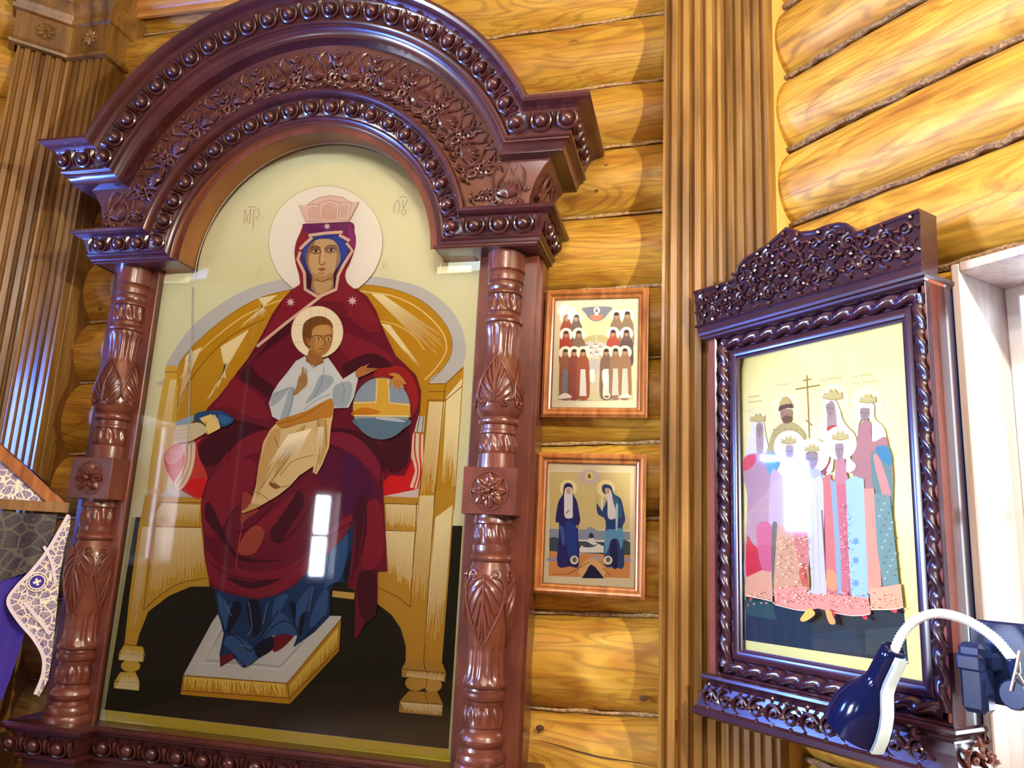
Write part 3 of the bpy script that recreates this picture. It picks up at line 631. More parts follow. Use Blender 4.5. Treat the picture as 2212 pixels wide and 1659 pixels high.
# base: breakfront ledge with egg and dart, cabinet below it
def bpath(p, z):
    return [(XC+x, y, z) for x, y in ((-.872-p, YW), (-.872-p, 2.405-p), (-.648+p, 2.405-p), (-.648+p, 2.475-p), (.648-p, 2.475-p), (.648-p, 2.405-p), (.872+p, 2.405-p), (.872+p, YW))]
q = MB(); q.grid([bpath(p, z) for p, z in ((-.10, .878), (.044, .878), (.052, .875), (.056, .868), (.053, .860), (.046, .856), (.040, .855), (.038, .848), (.026, .842), (.024, .838), (.022, .832), (.004, .782), (0, .777), (.010, .774), (.014, .768), (.012, .760), (.002, .756), (-.006, .752), (-.010, .735), (-.010, .16), (.012, .15), (.014, .02), (.014, 0))])
base = q.build('base_cabinet', M_mah, kiot, smooth=False)
for xs_, y in (([-.90+.098*k for k in range(3)], 2.405-.016), ([.90-.098*k for k in range(3)], 2.405-.016), ([-.585+.0975*k for k in range(13)], 2.475-.016)):
    for x in xs_:
        unit(_egg, 'egg', base, frame_at(XC+x, y, .806, 0, .34, (1, 1, .86)))
        unit(_dart, 'dart', base, frame_at(XC+x+.049, y, .806, 0, .34, (1, 1, .86)))
# glass pane in front of the painting (arched top)
def arch_outline(r, zc, xb, zb, zs, n=40): return [(-xb, zb), (xb, zb), (xb, zs), (r, zs)]+[(r*math.cos(PI*k/n), zc+r*math.sin(PI*k/n)) for k in range(0, n+1)]+[(-r, zs), (-xb, zs)]
q = MB(); ol = arch_outline(.502, 2.532, .648, .884, 2.494)
q.add([(XC+x, y, z) for y in (2.4800, 2.4835) for x, z in ol], [tuple(range(len(ol))), tuple(len(ol)+i for i in range(len(ol)))]+[(i, (i+1) % len(ol), len(ol)+(i+1) % len(ol), len(ol)+i) for i in range(len(ol))])
q.build('glass_pane', M_glass, kiot, smooth=False, fixn=False)
q = MB(); q.tube([(XC+x*.999, 2.4815, z) for x, z in ol[3:-1]], .0016, 5); q.build('glass_edge', M_white, kiot)
# ------------------------------------------------------------------ frames
def frame_ring(name, rect, prof, parent, m, WF=ID):
    """mitred moulding round rect = four inner corners (x, z) (bl, br, tr, tl); prof = (outward, y)"""
    cx = sum(p[0] for p in rect)/4; q = MB(); rows = []
    for (x, z), (sx, sz) in zip(rect, ((-1, -1), (1, -1), (1, 1), (-1, 1))): rows.append([(x+sx*o, y, z+sz*o) for o, y in prof])
    names = []
    for k in range(4):
        q = MB(); q.grid([rows[k], rows[(k+1) % 4]]); o = q.build(name, m, parent, WF, ang=.6); names.append(o)
    return names
def small_frame(label, x0, x1, z0, z1):
    t = thing('framed_icon', label, 'picture', Matrix.Translation(((x0+x1)/2, 2.59, z0)), 'small framed icons on the log wall')
    w_ = .034; rect = [(x0+w_, z0+w_), (x1-w_, z0+w_), (x1-w_, z1-w_), (x0+w_, z1-w_)]
    frame_ring('frame_rail', rect, [(0, 2.585), (0, 2.568), (.004, 2.563), (.009, 2.561), (.012, 2.563), (.013, 2.558), (.018, 2.551), (.024, 2.549), (.029, 2.553), (.030, 2.558), (.034, 2.560), (.034, 2.588)], t, M_frame)
    q = MB(); q.box((x0+.01, 2.578, z0+.01), (x1-.01, 2.590, z1-.01)); q.build('backing_board', M_void, t, smooth=False)
    q = MB(); q.box((x0+w_-.003, 2.5655, z0+w_-.003), (x1-w_+.003, 2.5675, z1-w_+.003)); q.build('glass_pane', M_glass, t, smooth=False, fixn=False)
    return t
fr1 = small_frame('small amber wooden frame with rows of haloed robed figures, upper of the two', -.526, -.166, 1.984, 2.437)
fr2 = small_frame('small amber wooden frame with two standing figures in blue robes, lower of the two', -.531, -.167, 1.400, 1.861)
# dark carved case on the right wall
rc = thing('icon_case', 'dark carved icon case with rope moulding and scalloped crest on the right wall', 'icon case', RW @ Matrix.Translation((.36, 0, 1.09)))
rect = [(.118, 1.294), (.640, 1.294), (.640, 2.136), (.118, 2.136)]
frame_ring('frame_rail', rect, [(0, -.045), (0, -.056), (.006, -.058), (.008, -.064), (.022, -.068), (.030, -.066), (.033, -.060), (.036, -.058), (.072, -.060), (.074, -.078), (.078, -.083), (.080, -.080), (.080, .02)], rc, M_dark, RW)
cornr = [(.118-.054, 1.294-.054), (.640+.054, 1.294-.054), (.640+.054, 2.136+.054), (.118-.054, 2.136+.054)]
for k in range(4):
    a, b = cornr[k], cornr[(k+1) % 4]; L_ = math.hypot(b[0]-a[0], b[1]-a[1]); n = int(L_/.003)
    q = MB(); rows = []
    d = ((b[0]-a[0])/L_, (b[1]-a[1])/L_); pn = (-d[1], d[0])
    for i in range(n+1):
        s_ = i*L_/n; row = []
        for j in range(14):
            th = 2*PI*j/14; rr = .0175*(1+.24*math.cos(2*th+s_*2*PI/.062)); row.append((a[0]+d[0]*s_+pn[0]*rr*math.cos(th), -.062-rr*math.sin(th)*.9, a[1]+d[1]*s_+pn[1]*rr*math.cos(th)))
        rows.append(row)
    q.grid(rows, True); q.build('rope_moulding', M_dark, rc, RW, ang=1.2)
for a, b, nm in (((-.002, -.066, 1.205), (.036, .02, 2.225), 'case_side'), ((.700, -.07, 1.205), (.720, .0, 2.232), 'case_side')):
    q = MB(); q.bbox(a, b, .003); q.build(nm, M_side, rc, RW, smooth=False)
q = MB(); q.bbox((.690, .0, 1.205), (.7165, .042, 2.232), .002); q.build('case_side', M_navy, rc, RW, smooth=False)  # dark rear strip: shade of the gap at the wall put into the colour
q = MB(); q.box((.03, -.044, 1.2), (.70, -.002, 2.235)); q.build('case_back', M_dark, rc, RW, smooth=False)
CRP = [(-.038, 2.384), (.05, 2.381), (.128, 2.381), (.136, 2.388), (.142, 2.402), (.152, 2.420), (.176, 2.434), (.215, 2.442), (.262, 2.452), (.300, 2.468), (.331, 2.482), (.345, 2.474), (.378, 2.452), (.42, 2.442), (.461, 2.443), (.498, 2.438), (.522, 2.428), (.540, 2.410), (.548, 2.397), (.556, 2.393), (.64, 2.395), (.722, 2.397)]
def extr(poly, y0, y1, name, m, parent, WF):
    q = MB(); n = len(poly); tr = geometry.tessellate_polygon([[Vector((x, z, 0)) for x, z in poly]])
    q.add([(x, y0, z) for x, z in poly]+[(x, y1, z) for x, z in poly], [tuple(t) for t in tr]+[tuple(n+i for i in t) for t in tr]+[(i, (i+1) % n, n+(i+1) % n, n+i) for i in range(n)])
    return q.build(name, m, parent, WF, smooth=False)
crest = extr([(-.022, 2.238), (.716, 2.238)]+CRP[::-1], -.090, -.02, 'crest', M_dark, rc, RW)
q = MB(); q.tube([(x, -.091, z-.004) for x, z in CRP], .0055, 6); q.tube([(-.03, -.092, 2.262), (.35, -.092, 2.262), (.722, -.092, 2.262)], .005, 6); q.build('crest_bead', M_dark, crest, RW)
def cornice_box(name, u0, u1, prof, parent, m, yb=.042, y0=-.08):
    q = MB(); q.grid([[(u0-p, yb, z), (u0-p, y0-p, z), (u1+p, y0-p, z), (u1+p, yb, z)] for p, z in prof]); return q.build(name, m, parent, RW, smooth=False)
cornice_box('top_moulding', -.004, .714, [(-.06, 2.212), (0, 2.214), (.004, 2.218), (.006, 2.224), (.012, 2.228), (.013, 2.236), (.006, 2.240), (-.05, 2.240)], rc, M_dark)
bcor = cornice_box('bottom_cornice', .004, .716, [(-.06, 1.214), (.004, 1.214), (.012, 1.210), (.014, 1.203), (.010, 1.197), (.002, 1.193), (.001, 1.186), (.004, 1.182), (.010, 1.160), (.022, 1.125), (.030, 1.118), (.031, 1.104), (.024, 1.098), (.014, 1.094), (-.06, 1.092)], rc, M_dark)
def scrollwork(u0, u1, zf, yf, seed, sp=.062, rr=.024):
    q = MB(); rnd = random.Random(seed); N_ = (0, -1, 0)
    n = int((u1-u0)/sp); x = u0+sp/2
    for i in range(n):
        lo, hi = zf(x); rows = max(1, round((hi-lo)/.058))
        for r in range(rows):
            s = 1 if (i+r) % 2 else -1; zc = lo+(hi-lo)*(r+.5)/rows; R = min(rr, (hi-lo)/rows*.46)
            sp_ = spiral((x, zc), R, 1.35, PI*.5*s+rnd.uniform(-.4, .4), s, 18, yf); q.tube([(p[0], p[1]-.004*k/18, p[2]) for k, p in enumerate(sp_)], [.0055-.0028*k/18 for k in range(19)], 5, 1.3, N_)
            q.ball((x, yf-.008, zc), (.0050, .0055, .0050), 8, 5)
            for j in range(4):
                a = PI*.5*s+j*1.5+rnd.uniform(-.3, .3); p0 = (x+R*.95*math.cos(a), zc+R*.95*math.sin(a)); a2 = a+s*.9; L_ = R*rnd.uniform(.5, .85)
                q.tube([(p0[0]+L_*t*math.cos(a2-s*t*.8), yf-.003-.006*math.sin(PI*t), p0[1]+L_*t*math.sin(a2-s*t*.8)) for t in [k/5 for k in range(6)]], [.0015, .0045, .0055, .0045, .003, .001], 5, 1.2, N_)
        q.tube([(x-sp/2+sp*t/5, yf-.003, (lo+hi)/2+(.35*(hi-lo)/rows)*math.sin(PI*(i+t/5))) for t in range(6)], .0036, 5, 1.2, N_)
        x += sp
    return q
def crz(x):
    for (xa, za), (xb, zb) in zip(CRP, CRP[1:]):
        if xa <= x <= xb: return (2.272, za+(zb-za)*(x-xa)/(xb-xa)-.014)
    return (2.272, 2.38)
scrollwork(-.02, .712, crz, -.090, 5, .0522, .025).build('crest_carving', M_dark, crest, RW)
scrollwork(.0, .72, lambda x: (1.124, 1.184), -.094, 6, .056, .026).build('cornice_carving', M_dark, bcor, RW)
q = scrollwork(-.075, .04, lambda x: (1.122, 1.186), 0, 8, .056, .027)
q.build('cornice_carving', M_mah2, bcor, RW @ Matrix.Translation((.735, .0, 0)) @ Matrix.Rotation(PI/2, 4, 'Z'))
q = MB(); q.box((.112, -.0555, 1.288), (.646, -.0535, 2.142)); q.build('glass_pane', M_glass, rc, RW, smooth=False, fixn=False)
# ------------------------------------------------------------------ gooseneck clamp lamp
lamp = thing('clamp_lamp', 'glossy black clip-on lamp with a white gooseneck in front of the dark carved case', 'lamp', RW @ Matrix.Translation((.78, -.02, 1.40)))
pts = [at_rw(2186, 1422, .085), at_rw(2150, 1380, .11), at_rw(2100, 1346, .14), at_rw(2055, 1329, .165), at_rw(2015, 1326, .19), at_rw(1975, 1342, .205), at_rw(1945, 1376, .215), at_rw(1925, 1425, .22)]
gp = cr([tuple(p) for p in pts], False, 16)
q = MB(); q.tube(gp, [.0095+.0011*(1 if k % 2 else -1) for k in range(len(gp))], 12); q.build('gooseneck', M_white, lamp, RW, ang=1.5)
hp = [at_rw(1932, 1400, .217), at_rw(1850, 1568, .20)]
ax = Vector(hp[1])-Vector(hp[0]); L_ = ax.length; HM = RW @ Matrix.Translation(Vector(hp[0])) @ ax.to_track_quat('Z', 'Y').to_matrix().to_4x4()
q = MB(); q.lathe([(.006, .004), (.020, .0), (.0245, .004), (.026, .02), (.027, .075), (.029, .088), (.036, .102), (.050, .125), (.060, .150), (.066, .180), (.068, L_+.004), (.066, L_+.004), (.063, .180), (.048, .130), (.02, .10), (0, .098)], 36)
q.build('lamp_head', M_black, lamp, HM, ang=.9)
q = MB(); q.ball((0, 0, .150), (.028, .028, .036), 14, 9); q.build('bulb', M_white, lamp, HM)
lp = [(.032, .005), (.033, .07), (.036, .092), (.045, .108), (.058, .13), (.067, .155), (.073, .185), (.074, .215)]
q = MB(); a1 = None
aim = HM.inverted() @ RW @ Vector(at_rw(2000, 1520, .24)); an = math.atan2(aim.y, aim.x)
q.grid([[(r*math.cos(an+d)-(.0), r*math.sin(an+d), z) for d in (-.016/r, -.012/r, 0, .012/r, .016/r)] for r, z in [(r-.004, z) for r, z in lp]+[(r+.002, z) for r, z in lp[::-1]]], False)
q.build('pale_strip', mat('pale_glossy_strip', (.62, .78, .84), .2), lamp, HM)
q = MB(); q.bbox((.742, -.105, 1.335), (.80, .03, 1.375), .008); q.bbox((.745, -.10, 1.255), (.80, -.055, 1.395), .01); q.build('clamp_body', M_navy, lamp, RW, smooth=False)
q = MB(); q.bbox((.735, -.030, 1.27), (.86, -.018, 1.44), .005); q.build('clamp_plate', M_navy, lamp, RW, smooth=False)
q = MB(); c0 = Vector(at_rw(2200, 1500, .09)); q.lathe([(0, -.02), (.026, -.02), (.030, -.015), (.030, .015), (.026, .02), (0, .02)], 20); q.build('clamp_knob', M_navy, lamp, RW @ Matrix.Translation(c0) @ Matrix.Rotation(PI/2, 4, 'X'))
q = MB(); q.tube([at_rw(2186, 1418, .085), at_rw(2190, 1432, .08), at_rw(2192, 1450, .07)], .012, 10); q.build('clamp_socket', M_navy, lamp, RW)
q = MB(); q.tube([at_rw(2203, 1405, .112), at_rw(2196, 1440, .112), at_rw(2184, 1492, .112)], .0035, 6); q.tube([at_rw(2198, 1455, .112), at_rw(2212, 1480, .112)], .003, 6); q.build('clamp_spring', M_chrome, lamp, RW)
# ------------------------------------------------------------------ lectern with brocade cloths, standing against the left wall
LN = np.array([S2, -S2, 0]); LU = np.array([S2, S2, 0]); LO = np.array([-2.704, 2.5, 0])
def at_lw(px, py, off):
    r = ray(px, py); t = np.dot(LO+LN*off-EYE, LN)/np.dot(r, LN); p = EYE+r*t
    return np.array([np.dot(p-LO, LU), -off, p[2]])
lec = thing('lectern', 'sloping wooden lectern draped with brocade and purple velvet left of the big icon case', 'lectern', LW @ Matrix.Translation((-.3, -.25, 0)))
def L2(px, py, off=.378): p = at_lw(px, py, off); return (p[0], p[2])
def bext(a, b, wd, y0, y1, name, m):
    a = Vector((a[0], 0, a[1])); b = Vector((b[0], 0, b[1])); d = (b-a).normalized(); n_ = Vector((-d.z, 0, d.x))*wd/2
    P = [a+n_, b+n_, b-n_, a-n_]; return extr([(p.x, p.z) for p in P], y0, y1, name, m, lec, LW)
A, B = L2(0, 973), L2(118, 1080); dx, dz = A[0]-B[0], A[1]-B[1]; A = (B[0]+dx*3.2, B[1]+dz*3.2)
bext(A, (B[0]+.02, B[1]-.02), .040, -.378, -.345, 'slope_rail', M_frame); bext(A, (B[0]-.02, B[1]+.013), .040, -.16, -.13, 'slope_rail', M_frame)
C_, D_ = L2(0, 1093), L2(149, 1097); C_ = (D_[0]-.85, D_[1])
bext(C_, D_, .036, -.380, -.345, 'bottom_rail', M_oak)
extr([(A[0], D_[1]+.018), (B[0]-.03, D_[1]+.018), (A[0], A[1]-.02)], -.362, -.352, 'side_cloth', M_broc, lec, LW)
q = MB(); q.grid([[(A[0]+(B[0]-A[0])*t/20, y, A[1]+(B[1]-A[1])*t/20+.026+.004*math.sin(t*1.1+y*30)) for t in range(21)] for y in (-.385, -.33, -.27, -.2, -.125)]); q.build('lace_cover', M_lace, lec, LW)
for x, y in ((-.55, -.34), (.08, -.34), (-.55, -.18), (.08, -.18)):
    q = MB(); q.bbox((x-.02, y-.02, 0), (x+.02, y+.02, D_[1]), .003); q.build('leg', M_oak, lec, LW, smooth=False)
def xr(z):      # right-hand edge of the hanging cloth
    for (za, xa), (zb, xb) in zip(XR, XR[1:]):
        if zb <= z <= za: return xa+(xb-xa)*(za-z)/(za-zb)
    return XR[-1][1]
XR = [(1.6, .235), (1.5, .225), (1.3, .21), (1.1, .185), (.97, .165), (.89, .135), (.87, .125), (0, .125)]
n = 70
q = MB(); q.grid([[(-.62+(xr(z)+.62)*k/n, -.372-(.006+.010*min(1, (1.57-z)*2))*math.sin(k*.55+.5*math.sin(z*4)), z) for k in range(n+1)] for z in [1.575-1.42*j/30 for j in range(31)]]); q.build('velvet_drape', M_velvet, lec, LW)
q = MB(); zb_ = lambda x: 1.30+.10*max(0, (x-.0)/.23)
q.grid([[(x, -.392-.006*math.sin(k*.6), 1.578+(zb_(x)-1.578)*j/8) for k, x in ((k, -.62+(.85)*k/n) for k in range(n+1))] for j in range(9)]); q.build('lace_drape', M_lace, lec, LW)
tr = [(152, 1112), (132, 1140), (108, 1185), (72, 1235), (40, 1268), (18, 1300), (40, 1340), (75, 1382), (92, 1420), (92, 1455), (74, 1497), (84, 1505), (104, 1470), (112, 1420), (118, 1360), (124, 1300), (130, 1240), (140, 1180), (152, 1135)]
P_ = [L2(x, y, .402) for x, y in tr]
q = MB(); q.poly(P_, lambda x, z: (x, -.402-.004*math.sin(x*60), z), None); trim = q.build('trim_band', M_broc, lec, LW, smooth=False)
def ribbon(pts, wd, off, name, m, par):
    c = cr([L2(x, y, off) for x, y in pts], False, 8); q = MB(); a, b = [], []
    for i in range(len(c)):
        p0 = Vector(c[max(0, i-1)]); p1 = Vector(c[min(len(c)-1, i+1)]); d = (p1-p0).normalized(); n_ = Vector((-d.y, d.x))*wd/2
        a.append((c[i][0]+n_.x, -off, c[i][1]+n_.y)); b.append((c[i][0]-n_.x, -off, c[i][1]-n_.y))
    q.grid([a, b]); return q.build(name, m, par, LW)
M_braid = mat('white_braid', (.72, .68, .80), .6, bump=('Object', (220, 220, 220), 2, .8))
ribbon([(148, 1112), (106, 1185), (70, 1232), (36, 1268), (18, 1300), (40, 1340), (75, 1382), (94, 1420), (92, 1460), (76, 1500)], .012, .407, 'braid', M_braid, trim)
ribbon([(52, 1300), (85, 1340), (108, 1370)], .012, .408, 'braid', M_braid, trim)
ribbon([(95, 1180), (112, 1215), (120, 1260)], .010, .408, 'braid', M_braid, trim)
M_thread = mat('white_thread', (.85, .84, .76), .5)
c = L2(80, 1257, .409)
q = MB(); q.add([(c[0]+.022*math.cos(2*PI*k/24), -.409, c[1]+.022*math.sin(2*PI*k/24)) for k in range(24)], [tuple(range(24))]); q.build('medallion', M_velvet, trim, LW, smooth=False)
q = MB()
for a in (.35, .35+PI/2):
    q.tube([(c[0]-.012*math.cos(a), -.411, c[1]-.012*math.sin(a)), (c[0], -.4115, c[1]), (c[0]+.012*math.cos(a), -.411, c[1]+.012*math.sin(a))], [.0045, .0028, .0045], 6, .4, (0, -1, 0))
for r in (.024, .032): q.tube([(c[0]+r*math.cos(2*PI*k/28), -.410, c[1]+r*math.sin(2*PI*k/28)) for k in range(29)], .0022, 5)
for k in range(16): a = 2*PI*k/16; q.tube([(c[0]+.024*math.cos(a), -.410, c[1]+.024*math.sin(a)), (c[0]+.031*math.cos(a), -.410, c[1]+.031*math.sin(a))], .0012, 4)
q.build('embroidery', M_thread, trim, LW)
# ------------------------------------------------------------------ the paintings: flat colour fields laid one over another
class Paint:
    def __init__(s, to3): s.to3 = to3; s.mb = MB(); s.n = 0; s.T = (0, 0, 1)
    def t(s, pts): x0, y0, k = s.T; return [(x0+x*k, y0+y*k) for x, y in pts]
    def p(s, pts, col, sm=True, k=4):
        pts = s.t(pts); pts = cr(pts, True, k) if sm else pts; s.n += 1
        s.mb.poly(pts, lambda x, y: s.to3(x, y, s.n), lin(col)); return s
    def l(s, pts, wd, col, sm=True, end=None, cl=False):
        pts = s.t(pts); pts = cr(pts, cl, 5) if sm and len(pts) > 2 else pts
        if cl and sm: pts = pts+[pts[0]]
        s.n += 1; a, b = [], []; N = len(pts)
        for i in range(N):
            x0, y0 = pts[max(0, i-1)]; x1, y1 = pts[min(N-1, i+1)]; d = math.hypot(x1-x0, y1-y0) or 1; ww = wd if end is None else wd+(end-wd)*i/(N-1)
            nx, ny = -(y1-y0)/d*ww/2, (x1-x0)/d*ww/2; a.append(s.to3(pts[i][0]+nx, pts[i][1]+ny, s.n)); b.append(s.to3(pts[i][0]-nx, pts[i][1]-ny, s.n))
        s.mb.grid([a, b], False, lin(col)); return s
    def d(s, c, rx, ry, col, n=40):
        s.n += 1; x0, y0, k = s.T; ring = [s.to3(x0+k*(c[0]+rx*math.cos(2*PI*i/n)), y0+k*(c[1]+ry*math.sin(2*PI*i/n)), s.n) for i in range(n)]
        s.mb.add(ring, [tuple(range(n))], lin(col)); return s
    def o(s, c, rx, ry, wd, col, n=48): return s.l([(c[0]+rx*math.cos(2*PI*i/n), c[1]+ry*math.sin(2*PI*i/n)) for i in range(n+1)], wd, col, False)
    def rays(s, o0, o1, e0, e1, n, col, wd=1.2, jit=.12):      # fan of thin gold hatching from segment o0-o1 to e0-e1
        rnd = random.Random(int(o0[0]*7+o0[1])); P = s.t([o0, o1, e0, e1]); s.n += 1; nn = s.n
        wd = min(wd, .85*math.hypot(P[1][0]-P[0][0], P[1][1]-P[0][1])/n)
        for i in range(n):
            t = (i+.5)/n; tt = t+rnd.uniform(-jit, jit)/n; u_ = 1-rnd.uniform(0, .35)
            a = (P[0][0]+(P[1][0]-P[0][0])*t, P[0][1]+(P[1][1]-P[0][1])*t); b = (P[2][0]+(P[3][0]-P[2][0])*tt, P[2][1]+(P[3][1]-P[2][1])*tt)
            b = (a[0]+(b[0]-a[0])*u_, a[1]+(b[1]-a[1])*u_); d = math.hypot(b[0]-a[0], b[1]-a[1]) or 1; nx, ny = -(b[1]-a[1])/d*wd/2, (b[0]-a[0])/d*wd/2
            s.n = nn+(i % 3)*.3; s.mb.add([s.to3(a[0]+nx, a[1]+ny, s.n), s.to3(a[0]-nx, a[1]-ny, s.n), s.to3(b[0]-nx*.4, b[1]-ny*.4, s.n), s.to3(b[0]+nx*.4, b[1]+ny*.4, s.n)], [(0, 1, 2, 3)], lin(col))
        return s
    def star(s, c, r, col):
        s.n += 1; x0, y0, k = s.T; pts = []
        for i in range(16): rr = r if i % 2 == 0 else r*.42; a = PI*i/8; pts.append((x0+k*(c[0]+rr*math.cos(a)), y0+k*(c[1]+rr*math.sin(a))))
        s.mb.poly(pts, lambda x, y: s.to3(x, y, s.n), lin(col)); return s
ZA = (500, 380, .18083); ZB = (300, 600, .33906); ZC = (300, 1050, .33906); PX = (0, 0, 1)
GOLD = (206, 158, 22); GOLD2 = (226, 188, 70); PALE = (255, 247, 196); OUT = (120, 80, 20)
K = Paint(lambda x, y, n: tuple(at_y(x, y, 2.4985-.00005*n)))
pi_ = thing('icon_painting', 'tall arched painting of a robed woman enthroned with a child on her lap', 'painting', Matrix.Translation((XC, 2.505, .80)))
q = MB(); ol = arch_outline(.507, 2.545, .655, .80, 2.536)
q.add([(XC+x, y, z) for y in (2.4995, 2.511) for x, z in ol], [tuple(range(len(ol))), tuple(len(ol)+i for i in range(len(ol)))]+[(i, (i+1) % len(ol), len(ol)+(i+1) % len(ol), len(ol)+i) for i in range(len(ol))])
q.build('gilded_panel', mat('pale_gold_leaf', (.86, .80, .50), .38, ramp=('Object', (3, 3, 3), .3, [(.3, (.84, .86, .54)), (.7, (.90, .93, .68))])), pi_, smooth=False, fixn=False)
K.T = PX
K.p([(365, 617), (445, 612), (1046, 640), (999, 1136), (293, 1117)], (238, 243, 204), False)
K.p([(228, 1534), (970, 1619), (972, 1650), (224, 1600)], (226, 204, 60), False)
K.p([(293, 1117), (999, 1136), (969, 1618), (226, 1533)], (24, 28, 4), False)
K.p([(999, 1136), (1005, 1136), (975, 1618), (969, 1618)], (226, 222, 170), False)
K.p([(293, 1117), (285, 1117), (218, 1533), (226, 1533)], (190, 196, 140), False)
# throne back
K.T = ZB
K.p([(170, 640), (172, 565), (205, 500), (260, 410), (350, 300), (500, 180), (660, 88), (850, 22), (1130, -22), (1430, -12), (1640, 15), (1820, 72), (1960, 172), (2050, 300), (2082, 430), (2072, 540), (2030, 620), (1945, 675), (1850, 672), (1850, 800), (250, 700)], (206, 212, 216), True, 5)
BK = [(248, 700), (250, 560), (335, 445), (480, 310), (650, 190), (830, 108), (1130, 50), (1400, 42), (1620, 72), (1790, 140), (1905, 235), (1975, 335), (1997, 425), (1980, 510), (1925, 590), (1845, 672), (1845, 900), (1800, 1000), (300, 1000)]
K.p(BK, GOLD, True, 5)
K.l(BK[1:16], 1.3, (150, 110, 60))
K.l([(265, 640), (360, 500), (500, 370), (660, 250), (840, 165), (960, 130)], 3, (244, 222, 140)); K.l([(1400, 85), (1600, 112), (1750, 175), (1860, 260), (1935, 350), (1960, 430), (1945, 500), (1880, 590), (1820, 650)], 3, (246, 226, 160))
K.p([(225, 900), (240, 810), (330, 640), (470, 470), (620, 345), (790, 262), (820, 300), (600, 420), (430, 640), (330, 820), (300, 960)], (206, 160, 30))
K.l([(225, 860), (330, 650), (470, 475), (620, 350), (800, 265)], 1.6, OUT); K.l([(1520, 230), (1660, 260), (1780, 330), (1850, 420), (1880, 500)], 1.6, (190, 140, 50)); K.l([(1525, 275), (1640, 300), (1750, 370), (1820, 460)], 3, (238, 205, 110))
K.rays((880, 110), (760, 130), (620, 330), (830, 240), 26, PALE, 3.2); K.rays((700, 330), (520, 440), (420, 800), (560, 650), 22, PALE, 3.2); K.rays((400, 440), (340, 470), (250, 780), (330, 620), 14, PALE, 3)
K.rays((1480, 100), (1560, 110), (1900, 520), (1980, 400), 30, PALE, 3.0); K.rays((1540, 290), (1600, 300), (1700, 480), (1850, 640), 26, PALE, 3.2)
K.rays((300, 500), (320, 480), (240, 880), (300, 760), 14, (255, 250, 215), 3)
# throne posts, seat front, feet
K.p([(165, 640), (245, 640), (240, 560), (172, 560)], GOLD2, False); K.l([(168, 600), (244, 600)], 1.5, OUT, False)
K.p([(160, 640), (245, 640), (240, 960), (165, 1390), (130, 1475), (40, 1475), (70, 1200), (120, 860)], (222, 190, 84), False)
K.rays((200, 650), (240, 650), (60, 1400), (150, 1380), 26, PALE, 3)
K.p([(1843, 672), (1955, 672), (2070, 560), (2062, 700), (2010, 1475), (1775, 1475), (1800, 1000)], GOLD, False)
K.rays((1850, 790), (1950, 790), (1790, 1400), (1880, 1440), 26, PALE, 2.6); K.rays((1960, 760), (2060, 640), (1930, 1300), (2010, 1400), 26, PALE, 2.6)
K.l([(1843, 675), (1955, 675), (2065, 575)], 1.6, OUT, False); K.l([(1843, 725), (1955, 725)], 1.4, OUT, False); K.l([(1840, 780), (1955, 780), (2060, 690)], 1.8, OUT, False); K.l([(1955, 672), (1940, 800), (1880, 1475)], 1.6, OUT, False); K.l([(1840, 780), (1780, 1475)], 1.4, OUT, False)
K.T = ZC
K.p([(40, 60), (400, 70), (450, 640), (330, 640), (190, 700), (60, 800), (20, 900), (-20, 1025), (-92, 1010), (-60, 700), (0, 250)], (216, 176, 50), False)
K.rays((150, 110), (390, 120), (60, 240), (380, 245), 34, PALE, 2.6); K.rays((110, 262), (395, 268), (60, 740), (430, 570), 46, PALE, 3.0); K.rays((20, 260), (70, 260), (-70, 980), (10, 900), 22, PALE, 2.4)
for a in ([(125, 103), (395, 106)], [(100, 258), (395, 262)], [(125, 103), (95, 240), (30, 790)], [(30, 790), (130, 700), (260, 620), (440, 585)]): K.l(a, 1.6, OUT, len(a) > 3)
K.p([(-15, 1020), (20, 900), (100, 780), (220, 700), (360, 672), (475, 675), (475, 900), (400, 1100), (-15, 1100)], (24, 28, 4))
K.p([(1540, 60), (1800, 60), (2015, 0), (1975, 560), (1930, 1130), (1700, 1115), (1700, 1020), (1670, 910), (1610, 820), (1520, 750), (1500, 700)], (204, 160, 50), False)
K.rays((1570, 115), (1780, 118), (1580, 270), (1770, 280), 30, PALE, 2.6); K.rays((1570, 285), (1760, 290), (1590, 560), (1740, 700), 34, PALE, 2.8); K.rays((1790, 60), (1880, 60), (1730, 700), (1850, 900), 26, PALE, 2.6); K.rays((1890, 200), (2000, 120), (1820, 1000), (1930, 1000), 34, PALE, 2.4)
for a in ([(1560, 110), (1780, 118)], [(1570, 282), (1760, 290), (1730, 770)], [(1530, 650), (1640, 700), (1730, 770)], [(1890, 0), (1850, 560), (1815, 1115)], [(1770, 100), (1765, 290)]): K.l(a, 1.6, OUT, False)
K.p([(1235, 665), (1250, 668), (1375, 680), (1370, 722), (1230, 705)], (222, 190, 90), False)
for dx, pts in ((0, 0),):
    K.p([(1700, 1115), (1815, 1118), (1935, 1130), (1957, 1190), (1950, 1247), (1835, 1235), (1675, 1215), (1675, 1165)], (196, 156, 62), False)
    K.d((1765, 1255), 68, 50, (206, 166, 70)).d((1872, 1268), 58, 46, (212, 174, 84)); K.p([(1720, 1305), (1815, 1310), (1900, 1308), (1938, 1390), (1930, 1465), (1657, 1440), (1662, 1370)], (190, 150, 60), False)
    K.l([(1675, 1165), (1835, 1180), (1957, 1192)], 1.6, OUT, False).l([(1662, 1370), (1840, 1386), (1938, 1390)], 1.6, OUT, False).l([(1815, 1118), (1838, 1235), (1820, 1310), (1842, 1386), (1838, 1455)], 1.6, OUT, False)
    K.rays((1700, 1210), (1940, 1240), (1720, 1170), (1950, 1190), 26, PALE, 2.2); K.rays((1665, 1375), (1930, 1395), (1700, 1440), (1930, 1460), 30, PALE, 2.2)
